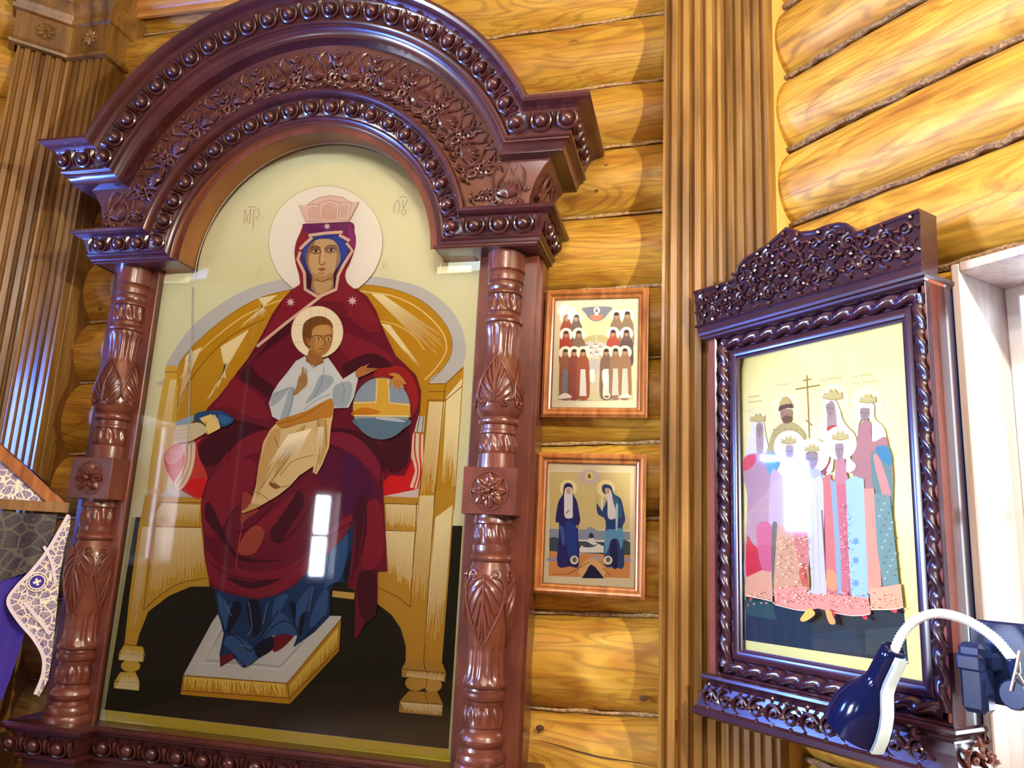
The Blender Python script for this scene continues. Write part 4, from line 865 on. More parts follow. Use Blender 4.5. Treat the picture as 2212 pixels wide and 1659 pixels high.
K.T = (0, 1200, .2766)
K.p([(975, 690), (1115, 708), (1130, 770), (1118, 832), (925, 815), (930, 760)], (226, 196, 70), False).d((1020, 862), 76, 48, (224, 194, 72)).p([(940, 910), (1060, 912), (1090, 990), (1085, 1056), (888, 1036), (892, 985)], (230, 204, 78), False)
K.l([(930, 762), (1130, 778)], 1.5, OUT, False).l([(892, 985), (1090, 992)], 1.5, OUT, False).l([(975, 695), (1115, 710)], 1.8, OUT, False)
K.rays((930, 815), (1110, 830), (960, 720), (1120, 740), 20, PALE, 2); K.rays((900, 1035), (1080, 1050), (960, 930), (1080, 940), 22, PALE, 2)
# cushion and white seat
K.T = ZB
K.p([(135, 1392), (220, 1305), (330, 1385), (400, 1402)], (226, 224, 224), False); K.p([(1555, 1392), (1785, 1345), (1778, 1402)], (226, 224, 222), False)
K.p([(160, 1130), (200, 1080), (260, 1050), (370, 1010), (470, 1000), (480, 1300), (400, 1404), (320, 1385), (225, 1310), (172, 1215)], (214, 70, 62)); K.p([(300, 1290), (420, 1280), (440, 1330), (400, 1400), (300, 1350)], (226, 22, 26))
K.p([(165, 1120), (230, 1075), (290, 1060), (270, 1150), (190, 1190)], (226, 140, 130))
K.p([(285, 1050), (355, 1040), (352, 1180), (310, 1300), (262, 1350), (222, 1315), (268, 1230), (292, 1150)], (250, 240, 215)); K.l([(305, 1060), (305, 1160), (275, 1250), (240, 1315)], 1.5, (170, 120, 90)); K.l([(335, 1060), (330, 1170), (292, 1280), (252, 1335)], 1.5, (190, 110, 90))
K.p([(1500, 1200), (1640, 1250), (1735, 1150), (1790, 1230), (1785, 1345), (1560, 1390)], (226, 30, 34), False); K.p([(1738, 985), (1812, 1000), (1812, 1150), (1785, 1350), (1725, 1335), (1760, 1230), (1735, 1120)], (244, 230, 205), False)
K.l([(1760, 990), (1758, 1110), (1778, 1230), (1750, 1345)], 3, (214, 50, 40)).l([(1792, 995), (1790, 1110), (1796, 1230), (1775, 1345)], 3.5, (222, 50, 40)); K.p([(1778, 880), (1822, 885), (1815, 985), (1755, 982)], (220, 222, 216), False); K.l([(1790, 885), (1772, 983)], 1.4, (40, 40, 40), False).l([(1812, 885), (1805, 985)], 1.4, (40, 40, 40), False)
# footstool
K.T = ZC
K.p([(470, 860), (505, 812), (1290, 828), (1285, 850), (945, 1256), (283, 1205)], (222, 228, 222), False)
K.l([(540, 900), (425, 1110), (900, 1150), (985, 1060), (1120, 900)], 5, (186, 200, 196), False).l([(520, 890), (395, 1125), (915, 1168), (1000, 1075)], 2.5, (240, 244, 238), False)
K.p([(283, 1205), (945, 1256), (962, 1388), (265, 1328)], (212, 162, 24), False).p([(945, 1256), (1288, 845), (1275, 1050), (962, 1388)], (196, 150, 22), False)
K.rays((290, 1215), (930, 1262), (290, 1300), (950, 1350), 70, (250, 232, 120), 2.6, 3); K.rays((1270, 900), (960, 1270), (1260, 1030), (970, 1340), 44, (240, 216, 100), 2.4, 1)
K.l([(283, 1205), (945, 1256), (1288, 845)], 1.6, OUT, False).l([(268, 1302), (958, 1352), (1275, 1030)], 1.8, OUT, False).l([(945, 1256), (962, 1388)], 1.2, OUT, False)
# halo and blue under-robe
K.T = ZA
K.d((1125, 790), 680, 672, (249, 250, 240), 64).o((1125, 790), 680, 672, .7, (150, 140, 110))
K.T = ZC
BL = (22, 62, 112); BL2 = (52, 98, 156); BLD = (8, 22, 46)
K.p([(478, 640), (760, 700), (1090, 520), (1370, 230), (1358, 400), (1330, 610), (1245, 622), (1222, 660), (1215, 830), (1120, 930), (1050, 980), (985, 1028), (1016, 950), (985, 955), (850, 952), (845, 1046), (760, 1100), (670, 1157), (600, 1078), (512, 1080), (540, 940), (505, 800)], BL, False)
K.p([(515, 1078), (600, 1068), (612, 1098), (518, 1155)], (120, 24, 40), False).p([(850, 962), (985, 945), (950, 1000), (910, 1035), (870, 1056), (852, 1042)], (128, 20, 38), True)
for a in ([(500, 680), (560, 760), (640, 740), (560, 900), (535, 860)], [(640, 960), (760, 1080), (680, 1140), (600, 1060), (540, 1010), (560, 960)], [(880, 800), (960, 850), (1010, 950), (900, 940), (790, 975), (820, 900)], [(1230, 380), (1330, 300), (1300, 560), (1220, 640), (1180, 650), (1210, 500)], [(870, 720), (950, 690), (900, 800), (850, 840)], [(1000, 760), (1100, 640), (1060, 800), (1010, 900)], [(1120, 760), (1200, 640), (1190, 820), (1090, 900)]): K.p(a, BL2)
for a in ([(690, 740), (760, 730), (780, 900), (730, 960), (700, 850)], [(740, 1020), (850, 960), (850, 1040), (760, 1090)], [(1020, 860), (1060, 800), (1030, 960)], [(1300, 560), (1358, 400), (1330, 600)], [(600, 740), (660, 770), (580, 930), (560, 900)], [(960, 740), (1000, 760), (990, 860)]): K.p(a, BLD)
for a in ([(500, 800), (545, 940), (515, 1078)], [(540, 940), (620, 960), (700, 1050), (745, 1020)], [(790, 978), (850, 900), (940, 860), (1012, 930), (988, 1020)], [(640, 765), (550, 930)], [(885, 800), (780, 960)], [(600, 1078), (670, 1155), (760, 1098), (850, 1040)], [(1185, 660), (1245, 620), (1285, 612)], [(1060, 965), (1180, 830)]): K.l(a, 2.0, (8, 16, 34))
for a in ([(540, 720), (590, 830)], [(700, 740), (720, 900), (690, 950)], [(820, 740), (790, 880)], [(1110, 640), (1080, 800)], [(640, 1010), (720, 1030)], [(1260, 380), (1230, 560)]): K.l(a, 1.6, (110, 150, 190))
# maroon mantle
M1 = (122, 18, 46); M2 = (146, 28, 52); M3 = (78, 9, 34); M4_ = (104, 14, 60)
K.T = ZB
body = [(975, 72), (905, 150), (850, 230), (800, 330), (745, 430), (690, 520), (620, 610), (560, 690), (500, 765), (440, 825), (425, 850), (500, 845), (600, 900), (610, 925), (520, 955), (420, 1000), (370, 1060), (385, 1150), (430, 1240), (440, 1300), (405, 1380), (395, 1430), (398, 1550), (410, 1650), (415, 1750), (422, 1800), (440, 1900), (455, 1960), (480, 1985), (600, 2020), (760, 2050), (880, 2020), (985, 1965), (1060, 1890), (1090, 1865), (1200, 1745), (1370, 1565), (1360, 1730), (1330, 1970), (1380, 1998), (1378, 2160), (1370, 2290), (1390, 2298), (1440, 2200), (1510, 2145), (1522, 1870), (1582, 1870), (1572, 1630), (1560, 1430), (1552, 1300), (1600, 1255), (1690, 1262), (1730, 1180), (1742, 1010), (1790, 850), (1797, 720), (1765, 620), (1690, 545), (1640, 500), (1590, 400), (1545, 300), (1512, 210), (1455, 118), (1385, 68)]
K.p(body, M1, False)
K.T = ZA
K.p([(890, 565), (1150, 545), (1410, 543), (1462, 640), (1487, 760), (1472, 880), (1415, 1040), (1370, 1130), (1360, 1210), (1395, 1290), (1470, 1360), (1500, 1480), (700, 1480), (740, 1350), (812, 1298), (815, 1245), (798, 1150), (768, 1050), (752, 920), (770, 800), (820, 680)], M2, True, 3)
K.p([(890, 568), (1410, 545), (1470, 680), (1482, 780), (1440, 850), (1330, 680), (920, 690), (870, 620)], (122, 26, 110)); K.p([(960, 590), (900, 640), (960, 680), (1100, 660)], (104, 20, 100)).p([(1400, 560), (1470, 720), (1460, 860), (1400, 740)], (150, 30, 130))
K.T = ZB
for c, a in ((M2, [(980, 90), (880, 220), (800, 360), (740, 450), (900, 330), (1050, 220), (1120, 150)]), (M2, [(1300, 90), (1420, 130), (1500, 230), (1540, 340), (1440, 330), (1330, 230)]), (M3, [(900, 330), (1000, 290), (980, 340), (800, 470), (620, 620), (700, 560)]), (M3, [(700, 560), (760, 620), (860, 700), (820, 760), (740, 700), (640, 640)]),
             (M2, [(600, 640), (700, 700), (800, 800), (830, 900), (700, 880), (560, 820), (480, 830), (540, 740)]), (M3, [(610, 905), (820, 960), (800, 1010), (700, 1060), (560, 1160), (430, 1200), (380, 1080), (520, 960)]), (M2, [(690, 1010), (830, 970), (780, 1090), (700, 1130), (560, 1200), (480, 1320), (430, 1300), (560, 1120)]),
             (M2, [(430, 1330), (520, 1200), (640, 1150), (740, 1180), (720, 1340), (600, 1480), (500, 1650), (420, 1620), (400, 1450)]), (M3, [(1180, 980), (1330, 960), (1480, 1020), (1580, 1120), (1560, 1240), (1450, 1190), (1330, 1100), (1200, 1080)]), (M4_, [(1190, 1090), (1330, 1110), (1470, 1230), (1540, 1400), (1480, 1650), (1360, 1540), (1330, 1380), (1220, 1330), (1150, 1300)]),  # purple lap fields: blue reflection mixed into the maroon
             ((92, 14, 70), [(1310, 1110), (1440, 1210), (1500, 1380), (1420, 1560), (1300, 1500), (1290, 1300)]), ((140, 30, 62), [(1180, 1000), (1300, 985), (1420, 1040), (1530, 1180), (1560, 1300), (1480, 1240), (1360, 1120), (1220, 1060)]), (M3, [(1560, 960), (1690, 940), (1730, 1040), (1700, 1200), (1600, 1240), (1560, 1120)]), ((176, 34, 36), [(1530, 560), (1680, 570), (1760, 660), (1780, 800), (1720, 880), (1640, 700), (1500, 640)]), (M2, [(1240, 330), (1440, 400), (1560, 460), (1620, 540), (1480, 560), (1320, 500)]),
             (M3, [(1480, 480), (1620, 560), (1500, 580), (1350, 620), (1300, 560)])): K.p(a, c)
K.T = ZC
for c, a in ((M2, [(430, 420), (520, 500), (700, 540), (900, 530), (1060, 430), (1250, 250), (1360, 180), (1300, 330), (1080, 540), (900, 680), (740, 710), (560, 660), (450, 600)]), (M3, [(420, 200), (520, 330), (640, 470), (850, 480), (640, 440), (560, 330), (500, 200), (440, 100)]), (M3, [(840, 330), (870, 190), (1010, 30), (1050, 120), (960, 260), (900, 360)]), (M2, [(700, 280), (900, 120), (1000, 40), (860, 250), (680, 400), (620, 420)]),
             ((170, 72, 60), [(668, 40), (720, 60), (730, 110), (760, 160), (700, 200), (650, 240), (655, 120)]), ((176, 80, 62), [(740, 250), (800, 300), (740, 425), (640, 430), (660, 330)]), (M3, [(1380, 120), (1440, 60), (1420, 300), (1370, 540), (1350, 620), (1380, 400)]), (M2, [(1460, 100), (1540, 120), (1560, 400), (1500, 520), (1420, 530), (1450, 300)]), (M3, [(1400, 560), (1510, 560), (1510, 800), (1440, 860), (1400, 760)]), (M3, [(560, 580), (720, 610), (900, 590), (800, 640), (680, 650)])): K.p(a, c)
K.l([(670, 180), (640, 350), (618, 520), (640, 540)], 2.2, (190, 90, 70), False)
K.T = ZB
for a in ([(905, 330), (780, 420), (620, 612)], [(700, 560), (840, 720), (800, 800)], [(430, 850), (560, 900), (830, 970)], [(620, 930), (600, 1050), (560, 1170)], [(520, 1190), (440, 1290), (410, 1400)], [(600, 1480), (520, 1640), (560, 1700)], [(1240, 610), (1350, 620), (1480, 600)], [(1580, 1100), (1540, 1250), (1552, 1400)]): K.l(a, 1.8, (70, 4, 22))
K.T = ZC
for a in ([(560, 330), (620, 440), (760, 480), (900, 470)], [(860, 300), (900, 360), (1000, 270), (1100, 110)], [(620, 300), (740, 240), (860, 110)], [(440, 470), (560, 560), (740, 600), (920, 590)], [(1360, 230), (1200, 330), (1000, 520)], [(1380, 670), (1420, 560), (1525, 540)], [(1380, 540), (1440, 300), (1450, 100)]): K.l(a, 1.8, (70, 4, 22))
# head
K.T = ZA
K.p([(965, 722), (1130, 700), (1280, 702), (1395, 800), (1402, 905), (1335, 1035), (1275, 1120), (1245, 1345), (1040, 1450), (900, 1345), (885, 1160), (832, 1005), (850, 870)], (36, 62, 160), False)
K.p([(900, 1100), (960, 1240), (950, 1345), (900, 1340), (888, 1160)], (60, 8, 40), False).p([(1230, 1130), (1275, 1110), (1245, 1340), (1200, 1350)], (70, 10, 46), False)
K.p([(1240, 720), (1330, 790), (1390, 900), (1310, 1010), (1290, 880), (1240, 780)], (34, 78, 190)).p([(870, 880), (930, 820), (900, 980), (860, 960)], (60, 90, 180))
K.p([(965, 1190), (1215, 1170), (1222, 1345), (1040, 1445), (950, 1345)], (176, 138, 82), False).p([(1000, 1260), (1190, 1250), (1180, 1340), (1050, 1410), (990, 1320)], (208, 180, 128))
SK = (214, 186, 138); SKD = (140, 98, 58)
K.p([(1080, 752), (1200, 762), (1268, 830), (1300, 950), (1290, 1030), (1240, 1120), (1195, 1200), (1100, 1258), (1010, 1235), (950, 1160), (905, 1070), (893, 965), (935, 830), (1000, 772)], SK)
K.p([(935, 830), (1000, 772), (970, 850), (930, 950), (925, 1060), (960, 1150), (905, 1070), (893, 965)], (164, 124, 74)).p([(960, 1150), (1020, 1180), (1120, 1190), (1200, 1150), (1195, 1200), (1100, 1258), (1010, 1235)], (196, 160, 102)).p([(1245, 830), (1290, 900), (1290, 1000), (1240, 1110), (1260, 950)], (172, 138, 104))
K.p([(940, 870), (1000, 840), (1060, 870), (1070, 920), (1000, 935), (945, 915)], (150, 108, 70)).p([(1120, 870), (1180, 840), (1250, 850), (1250, 900), (1180, 925), (1120, 905)], (152, 112, 90))
K.l([(935, 868), (1000, 836), (1066, 862)], 1.9, (90, 50, 30)).l([(1112, 872), (1170, 828), (1258, 838)], 1.9, (90, 52, 50))
for x, y in ((1008, 895), (1190, 882)):
    K.p([(x-50, y+6), (x-10, y-20), (x+40, y-8), (x+46, y+12), (x, y+24)], (206, 190, 160)); K.d((x, y+2), 19, 19, (54, 26, 18), 20).l([(x-52, y+4), (x-10, y-22), (x+46, y-4)], 1.3, (70, 34, 22)); K.l([(x-40, y+20), (x, y+32), (x+40, y+18)], .9, (120, 80, 50))
K.l([(1064, 880), (1055, 960), (1048, 1030), (1070, 1062), (1110, 1050)], 1.8, (130, 84, 46)).l([(1090, 870), (1092, 960), (1100, 1020)], 2.2, (232, 210, 170)).l([(1100, 1022), (1118, 1046), (1096, 1056)], 1.3, (110, 66, 40))
K.p([(1035, 1110), (1075, 1100), (1128, 1108), (1080, 1122)], (170, 96, 70)).p([(1035, 1118), (1080, 1124), (1120, 1118), (1080, 1142)], (196, 130, 96)).l([(1030, 1114), (1080, 1120), (1130, 1112)], 1.1, (100, 50, 34)); K.l([(1035, 1160), (1070, 1168), (1105, 1156)], 2.0, (150, 108, 62)); K.l([(1010, 1235), (1090, 1262), (1180, 1215)], 1.8, (120, 80, 44))
TR = (236, 206, 184)
for a in ([(920, 712), (1130, 682), (1328, 670)], [(1285, 705), (1350, 740), (1412, 775)], [(1372, 800), (1446, 892), (1340, 1060), (1275, 1190), (1250, 1355), (1020, 1455)], [(965, 735), (880, 810), (815, 878)], [(822, 905), (792, 998), (872, 1160), (880, 1355), (1020, 1440)]): K.l(a, 6.6, TR, False)
K.T = ZB; K.l([(1160, 118), (940, 286), (752, 438)], 6.4, TR, False)
K.T = ZA
K.star((1142, 602), 46, (244, 226, 240)).star((706, 1508), 58, (246, 210, 205)).star((1444, 1492), 62, (248, 216, 214))
CRW = (236, 212, 200); CL = (150, 120, 110)
K.p([(805, 345), (890, 360), (960, 300), (1050, 255), (1180, 234), (1330, 256), (1440, 322), (1525, 310), (1410, 530), (1412, 548), (880, 572), (882, 540)], CRW, False)
for a in ([(890, 360), (905, 345), (1045, 335), (1045, 375), (1060, 530)], [(1045, 375), (1060, 320), (1180, 290), (1290, 320), (1290, 380), (1270, 520)], [(1090, 520), (1085, 370), (1130, 345), (1180, 332), (1230, 345), (1255, 370), (1240, 520)], [(940, 520), (925, 400), (960, 380), (1020, 380), (1035, 520)], [(1310, 500), (1320, 360), (1390, 350), (1360, 500)], [(1290, 320), (1440, 320), (1395, 510)], [(805, 345), (882, 540), (1410, 522), (1525, 310), (1440, 322)], [(890, 360), (960, 300), (1050, 255), (1180, 234), (1330, 256), (1440, 322)]): K.l(a, .9, CL, False)
K.p([(1100, 380), (1180, 350), (1240, 385), (1230, 510), (1105, 510)], (222, 188, 172)).p([(945, 410), (1015, 400), (1025, 500), (955, 505)], (226, 194, 180)).p([(1325, 380), (1375, 370), (1350, 480), (1318, 490)], (226, 196, 184))
K.l([(880, 556), (1150, 540), (1412, 536)], 4.5, (238, 200, 200), False)
# lettering beside the haloes
RD = (150, 90, 70)
for a in ([(160, 405), (150, 578)], [(160, 405), (195, 480), (232, 400)], [(232, 400), (215, 575)], [(190, 470), (182, 560)], [(270, 400), (258, 640)], [(270, 410), (330, 395), (330, 470), (285, 520)], [(200, 380), (240, 365), (295, 372)]): K.l(a, .9, RD, False)
for a in ([(1990, 290), (1950, 330), (1935, 430), (1965, 440)], [(1990, 290), (2015, 360), (1985, 460)], [(2040, 280), (2055, 390)], [(2105, 280), (2060, 390)], [(2000, 262), (2040, 245), (2090, 262)]): K.l(a, .9, (90, 90, 90), False)
K.o((2055, 435), 26, 32, .9, (90, 90, 90), 20)
for a in ([(315, 1130), (305, 1215)], [(360, 1130), (335, 1150), (332, 1200), (358, 1210)], [(310, 1112), (350, 1105)], [(1800, 1050), (1835, 1120)], [(1838, 1045), (1790, 1125)], [(1870, 1050), (1850, 1070), (1852, 1110), (1868, 1115)], [(1800, 1022), (1850, 1015)]): K.l(a, .6, (180, 160, 110), False)
# child
K.T = ZB
K.d((1136, 346), 166, 166, (250, 243, 214), 48).o((1136, 346), 166, 166, .8, (190, 150, 110))
for a in ([(1096, 190), (1100, 250)], [(1192, 190), (1190, 260)], [(975, 298), (1050, 300)], [(1235, 296), (1298, 298)], [(985, 412), (1060, 408)], [(1215, 412), (1290, 410)], [(1145, 205), (1148, 230)]): K.l(a, .6, (190, 170, 130), False)
WH = (222, 230, 232); WS = (176, 194, 204)
K.p([(1060, 498), (1110, 560), (1175, 520), (1205, 508), (1250, 570), (1300, 645), (1388, 590), (1397, 645), (1370, 760), (1335, 828), (1240, 832), (1180, 800), (1060, 850), (900, 912), (850, 885), (828, 800), (850, 735), (890, 670), (940, 610), (1000, 530)], WH, False)
for a in ([(960, 710), (990, 700), (985, 780), (950, 900), (900, 905), (930, 800)], [(1240, 700), (1330, 660), (1360, 700), (1330, 810), (1250, 820)], [(1160, 620), (1240, 640), (1210, 700), (1100, 780), (1060, 800), (1110, 720)], [(850, 740), (900, 720), (960, 700), (900, 780), (840, 820)]): K.p(a, WS)
for a in ([(985, 705), (975, 800), (940, 890)], [(860, 750), (920, 715), (985, 700)], [(1290, 660), (1310, 720), (1290, 800)], [(1050, 840), (1130, 780), (1220, 740)], [(1180, 570), (1160, 680), (1110, 760)]): K.l(a, 1.1, (120, 140, 156))
K.p([(1085, 455), (1160, 480), (1178, 540), (1120, 566), (1062, 530)], (172, 124, 62), False)
K.p([(1100, 300), (1160, 275), (1228, 305), (1236, 380), (1218, 448), (1180, 490), (1140, 492), (1092, 450), (1070, 400), (1082, 340)], (190, 142, 76))
K.p([(1110, 330), (1170, 300), (1220, 320), (1222, 360), (1160, 365), (1110, 380)], (214, 172, 104)).p([(1150, 400), (1175, 400), (1180, 440), (1150, 470), (1120, 450), (1120, 410)], (206, 160, 92))
K.p([(1042, 340), (1055, 285), (1110, 250), (1170, 246), (1220, 275), (1238, 320), (1210, 300), (1150, 300), (1110, 320), (1100, 370), (1088, 420), (1092, 455), (1060, 430), (1044, 390)], (136, 88, 34))
for a in ([(1100, 262), (1080, 330), (1075, 400)], [(1140, 252), (1120, 290)], [(1185, 256), (1170, 290)], [(1065, 300), (1055, 380)]): K.l(a, 1.2, (90, 54, 18))
K.p([(1068, 385), (1086, 390), (1088, 430), (1072, 425)], (170, 120, 66)); K.l([(1100, 378), (1130, 366), (1165, 374)], 1.5, (84, 48, 16)).l([(1188, 372), (1210, 364), (1232, 376)], 1.5, (84, 48, 16))
for x in (1145, 1208): K.p([(x-18, 392), (x, 382), (x+16, 390), (x, 400)], (226, 206, 170)); K.d((x, 391), 6, 7, (50, 28, 12), 14)
K.l([(1178, 380), (1186, 420), (1178, 434), (1162, 432)], 1.3, (120, 72, 30)).l([(1145, 456), (1162, 450), (1176, 456)], 1.8, (140, 70, 44)); K.l([(1060, 505), (1110, 575), (1178, 530)], 1.2, (90, 80, 60), False)
OC = (206, 150, 52)
K.p([(1230, 768), (1238, 870), (1222, 960), (1212, 1080), (1168, 1190), (1132, 1254), (1108, 1240), (1112, 1200), (1020, 1262), (960, 1330), (880, 1392), (830, 1420), (785, 1447), (712, 1438), (745, 1330), (762, 1200), (792, 1050), (835, 970), (892, 908), (1060, 850), (1170, 790)], (232, 212, 158), False)
K.p([(890, 908), (1060, 850), (1172, 790), (1234, 775), (1232, 880), (1140, 900), (1020, 930), (930, 960), (880, 940)], OC)
for a in ([(830, 1000), (900, 960), (880, 1100), (800, 1300), (750, 1400), (765, 1200)], [(1000, 980), (1060, 950), (960, 1150), (860, 1280), (900, 1150)], [(1130, 920), (1190, 910), (1200, 1060), (1150, 1200), (1140, 1050)]): K.p(a, (214, 184, 118))
for a in ([(880, 930), (1030, 890), (1180, 800)], [(1140, 905), (1160, 1040), (1125, 1240)], [(1190, 900), (1195, 1080)], [(1060, 940), (960, 1130), (840, 1300)], [(1010, 1000), (880, 1180), (780, 1340)], [(860, 1010), (900, 1100)], [(1110, 1130), (980, 1170), (900, 1260)], [(850, 1290), (900, 1330), (960, 1325)], [(900, 960), (1020, 930), (1150, 900)], [(720, 1360), (780, 1380), (830, 1420)]): K.l(a, 1.3, (140, 100, 44))
K.rays((1100, 960), (950, 1000), (1000, 1150), (820, 1200), 30, (255, 248, 220), 2.4); K.rays((1180, 950), (1140, 950), (1170, 1120), (1130, 1150), 10, (255, 248, 220), 2.4)
K.p([(835, 1300), (900, 1330), (870, 1345), (835, 1325)], SKD).p([(712, 1440), (780, 1448), (740, 1470), (700, 1485), (665, 1498), (655, 1488), (690, 1465)], (206, 172, 110))
K.p([(1015, 640), (1035, 610), (1040, 570), (1050, 575), (1052, 610), (1072, 625), (1070, 680), (1040, 710), (1000, 745), (985, 735), (1005, 690)], (176, 140, 86)).l([(1062, 575), (1056, 612)], 2, (176, 140, 86)).l([(1072, 590), (1062, 620)], 2, (176, 140, 86)).l([(1030, 640), (1060, 640)], .8, (90, 60, 30)).l([(1030, 655), (1058, 660)], .8, (90, 60, 30))
K.p([(1380, 600), (1410, 570), (1440, 560), (1470, 545), (1450, 572), (1500, 575), (1520, 582), (1480, 600), (1440, 620), (1390, 635)], (196, 132, 70)).l([(1440, 590), (1510, 578)], .8, (110, 60, 30))
# orb with the hand on it
K.d((1546, 832), 184, 198, (150, 172, 192), 48).p([(1375, 900), (1720, 905), (1680, 970), (1600, 1020), (1500, 1020), (1420, 970)], (104, 136, 162)).p([(1520, 900), (1690, 920), (1660, 900), (1540, 880)], (190, 206, 216))
K.p([(1365, 790), (1505, 788), (1512, 640), (1590, 640), (1592, 790), (1730, 806), (1733, 888), (1365, 884)], (222, 186, 70), False); K.p([(1365, 850), (1440, 826), (1530, 850), (1520, 866), (1368, 880)], (206, 138, 24))
K.l([(1365, 797), (1510, 794), (1519, 645)], 2.2, (246, 236, 190), False).l([(1730, 812), (1598, 796), (1588, 645)], 2.2, (246, 236, 190), False).l([(1366, 877), (1732, 882)], 2.2, (246, 236, 190), False); K.o((1546, 832), 184, 198, 1.2, (90, 90, 70))
K.p([(1590, 612), (1622, 604), (1655, 612), (1690, 650), (1706, 678), (1690, 682), (1680, 668), (1692, 700), (1680, 704), (1662, 676), (1668, 716), (1655, 718), (1645, 680), (1642, 706), (1630, 706), (1626, 670), (1600, 690), (1588, 690), (1612, 650), (1625, 628), (1600, 622)], (206, 150, 70), False)
for a in ([(1650, 650), (1690, 690)], [(1640, 655), (1664, 705)], [(1628, 655), (1638, 700)]): K.l(a, .8, (120, 70, 30), False)
# sleeve, hand and staff on the left
K.p([(355, 872), (400, 852), (470, 848), (530, 850), (606, 905), (545, 950), (500, 930), (440, 900), (370, 920)], (38, 84, 140)).p([(520, 870), (590, 905), (540, 935), (500, 900)], (60, 112, 170)); K.p([(232, 925), (300, 890), (345, 880), (340, 920), (260, 945)], (150, 180, 206))
K.p([(385, 895), (462, 868), (492, 900), (514, 962), (440, 1000), (415, 980), (425, 940)], (236, 214, 140), False).l([(478, 872), (500, 905), (515, 960)], 2.6, (250, 240, 190), False).l([(430, 915), (425, 960), (440, 995)], 1.2, OUT)
K.p([(235, 950), (290, 935), (350, 925), (395, 925), (430, 960), (420, 990), (370, 1020), (330, 1040), (250, 1050), (225, 1010)], (214, 206, 172)); 
for a in ([(250, 975), (320, 965)], [(240, 1000), (320, 990)], [(245, 1022), (325, 1012)], [(300, 940), (325, 960)]): K.l(a, .8, (150, 140, 110))
K.l([(342, 60), (338, 300), (330, 470), (322, 700), (315, 950), (302, 1100)], 2.6, (186, 190, 196)).l([(332, 460), (330, 540)], 5, (196, 200, 204)); K.l([(335, 55), (352, 85), (340, 100)], 1.6, (200, 190, 170))
K.mb.build('painted_scene', M_paint, pi_, smooth=False, fixn=False)
# ------------------------------------------------------------------ the two small framed pictures
def figure(P, x, y, h, w_, robe, veil=None, halo=(250, 244, 206), hood=(70, 50, 40), lowcol=None, hr=None):
    """a standing robed figure: x, y = crown of the head, h = height, w = body width"""
    r = hr or w_*.42
    P.d((x, y+r*.75), r*1.25, r*1.25, halo, 24)
    P.p([(x, y), (x+r*.5, y+r*.4), (x+r*.6, y+r*1.2), (x+w_*.5, y+r*2.3), (x+w_*.55, y+h*.5), (x+w_*.5, y+h), (x-w_*.5, y+h), (x-w_*.55, y+h*.5), (x-w_*.5, y+r*2.3), (x-r*.6, y+r*1.2), (x-r*.5, y+r*.4)], robe)
    if lowcol: P.p([(x-w_*.22, y+h*.42), (x+w_*.2, y+h*.42), (x+w_*.3, y+h*.97), (x-w_*.32, y+h*.97)], lowcol, False)
    P.d((x, y+r*.85), r*.38, r*.5, (186, 150, 116), 14)
    P.p([(x-r*.38, y+r*.1), (x+r*.38, y+r*.1), (x+r*.42, y+r*.62), (x-r*.42, y+r*.62)], hood, False)
q = MB(); a_ = [at_y(x, y, 2.574) for x, y in ((1195, 640), (1388, 632), (1386, 893), (1186, 892))]
q.add([(p[0], 2.574, p[2]) for p in a_], [(0, 1, 2, 3)]); q.build('mount', mat('cream_mount', (.86, .80, .56), .5), fr1, smooth=False, fixn=False)
F1 = Paint(lambda x, y, n: tuple(at_y(x, y, 2.573-.00004*n))); F1.T = (1150, 600, .19283)
F1.p([(300, 335), (1145, 300), (1130, 1370), (280, 1385)], (238, 228, 180), False); F1.l([(300, 345), (1142, 312), (1132, 1365), (285, 1380)], .8, (250, 246, 220), False, None, False)
F1.p([(570, 336), (880, 326), (850, 400), (790, 465), (715, 490), (645, 465), (595, 400)], (128, 138, 160)).p([(650, 420), (790, 410), (770, 465), (715, 480), (660, 460)], (206, 140, 120)); F1.d((722, 365), 36, 38, (250, 248, 236)).d((720, 372), 16, 24, (150, 120, 110)).d((718, 405), 22, 20, (248, 244, 230))
F1.p([(570, 700), (640, 655), (720, 640), (800, 645), (860, 700), (850, 800), (590, 800)], (196, 188, 140)).p([(580, 740), (640, 710), (700, 730), (760, 715), (830, 740), (850, 890), (590, 890)], (214, 210, 200), False); F1.l([(716, 610), (716, 740)], 1.4, (236, 230, 210), False)
for x, y in ((610, 760), (660, 790), (710, 750), (760, 780), (800, 830), (650, 850), (720, 840)): F1.p([(x-26, y+30), (x-26, y), (x, y-16), (x+26, y), (x+26, y+30)], (238, 236, 230), False).p([(x-28, y+2), (x, y-20), (x+28, y+2)], (150, 146, 140), False)
F1.p([(620, 900), (800, 900), (900, 1370), (520, 1380)], (214, 204, 176), False).p([(640, 920), (740, 920), (730, 1060), (640, 1060)], (198, 192, 190)); F1.p([(285, 1290), (1125, 1270), (1130, 1360), (285, 1375)], (206, 202, 160), False)
for x, y, c in ((383, 408, (170, 84, 64)), (492, 408, (120, 108, 100)), (943, 383, (150, 128, 104)), (1065, 374, (150, 130, 108))): figure(F1, x, y, 400, 130, c, hr=62, halo=(252, 250, 236))
for x, y, c in ((378, 592, (176, 72, 58)), (520, 588, (140, 112, 92)), (905, 580, (182, 84, 72)), (1055, 580, (104, 84, 88))): figure(F1, x, y, 400, 135, c, hr=60, halo=(254, 252, 240))
for x, y, c, lc in ((372, 796, (158, 104, 74), (128, 132, 146)), (470, 796, (150, 78, 68), None), (568, 796, (164, 92, 62), (226, 222, 218)), (828, 792, (138, 110, 92), (236, 230, 222)), (932, 788, (160, 126, 98), (220, 212, 200)), (1038, 788, (164, 128, 96), (228, 214, 196))): figure(F1, x, y, 545, 128, c, hr=60, halo=(254, 250, 224), lowcol=lc)
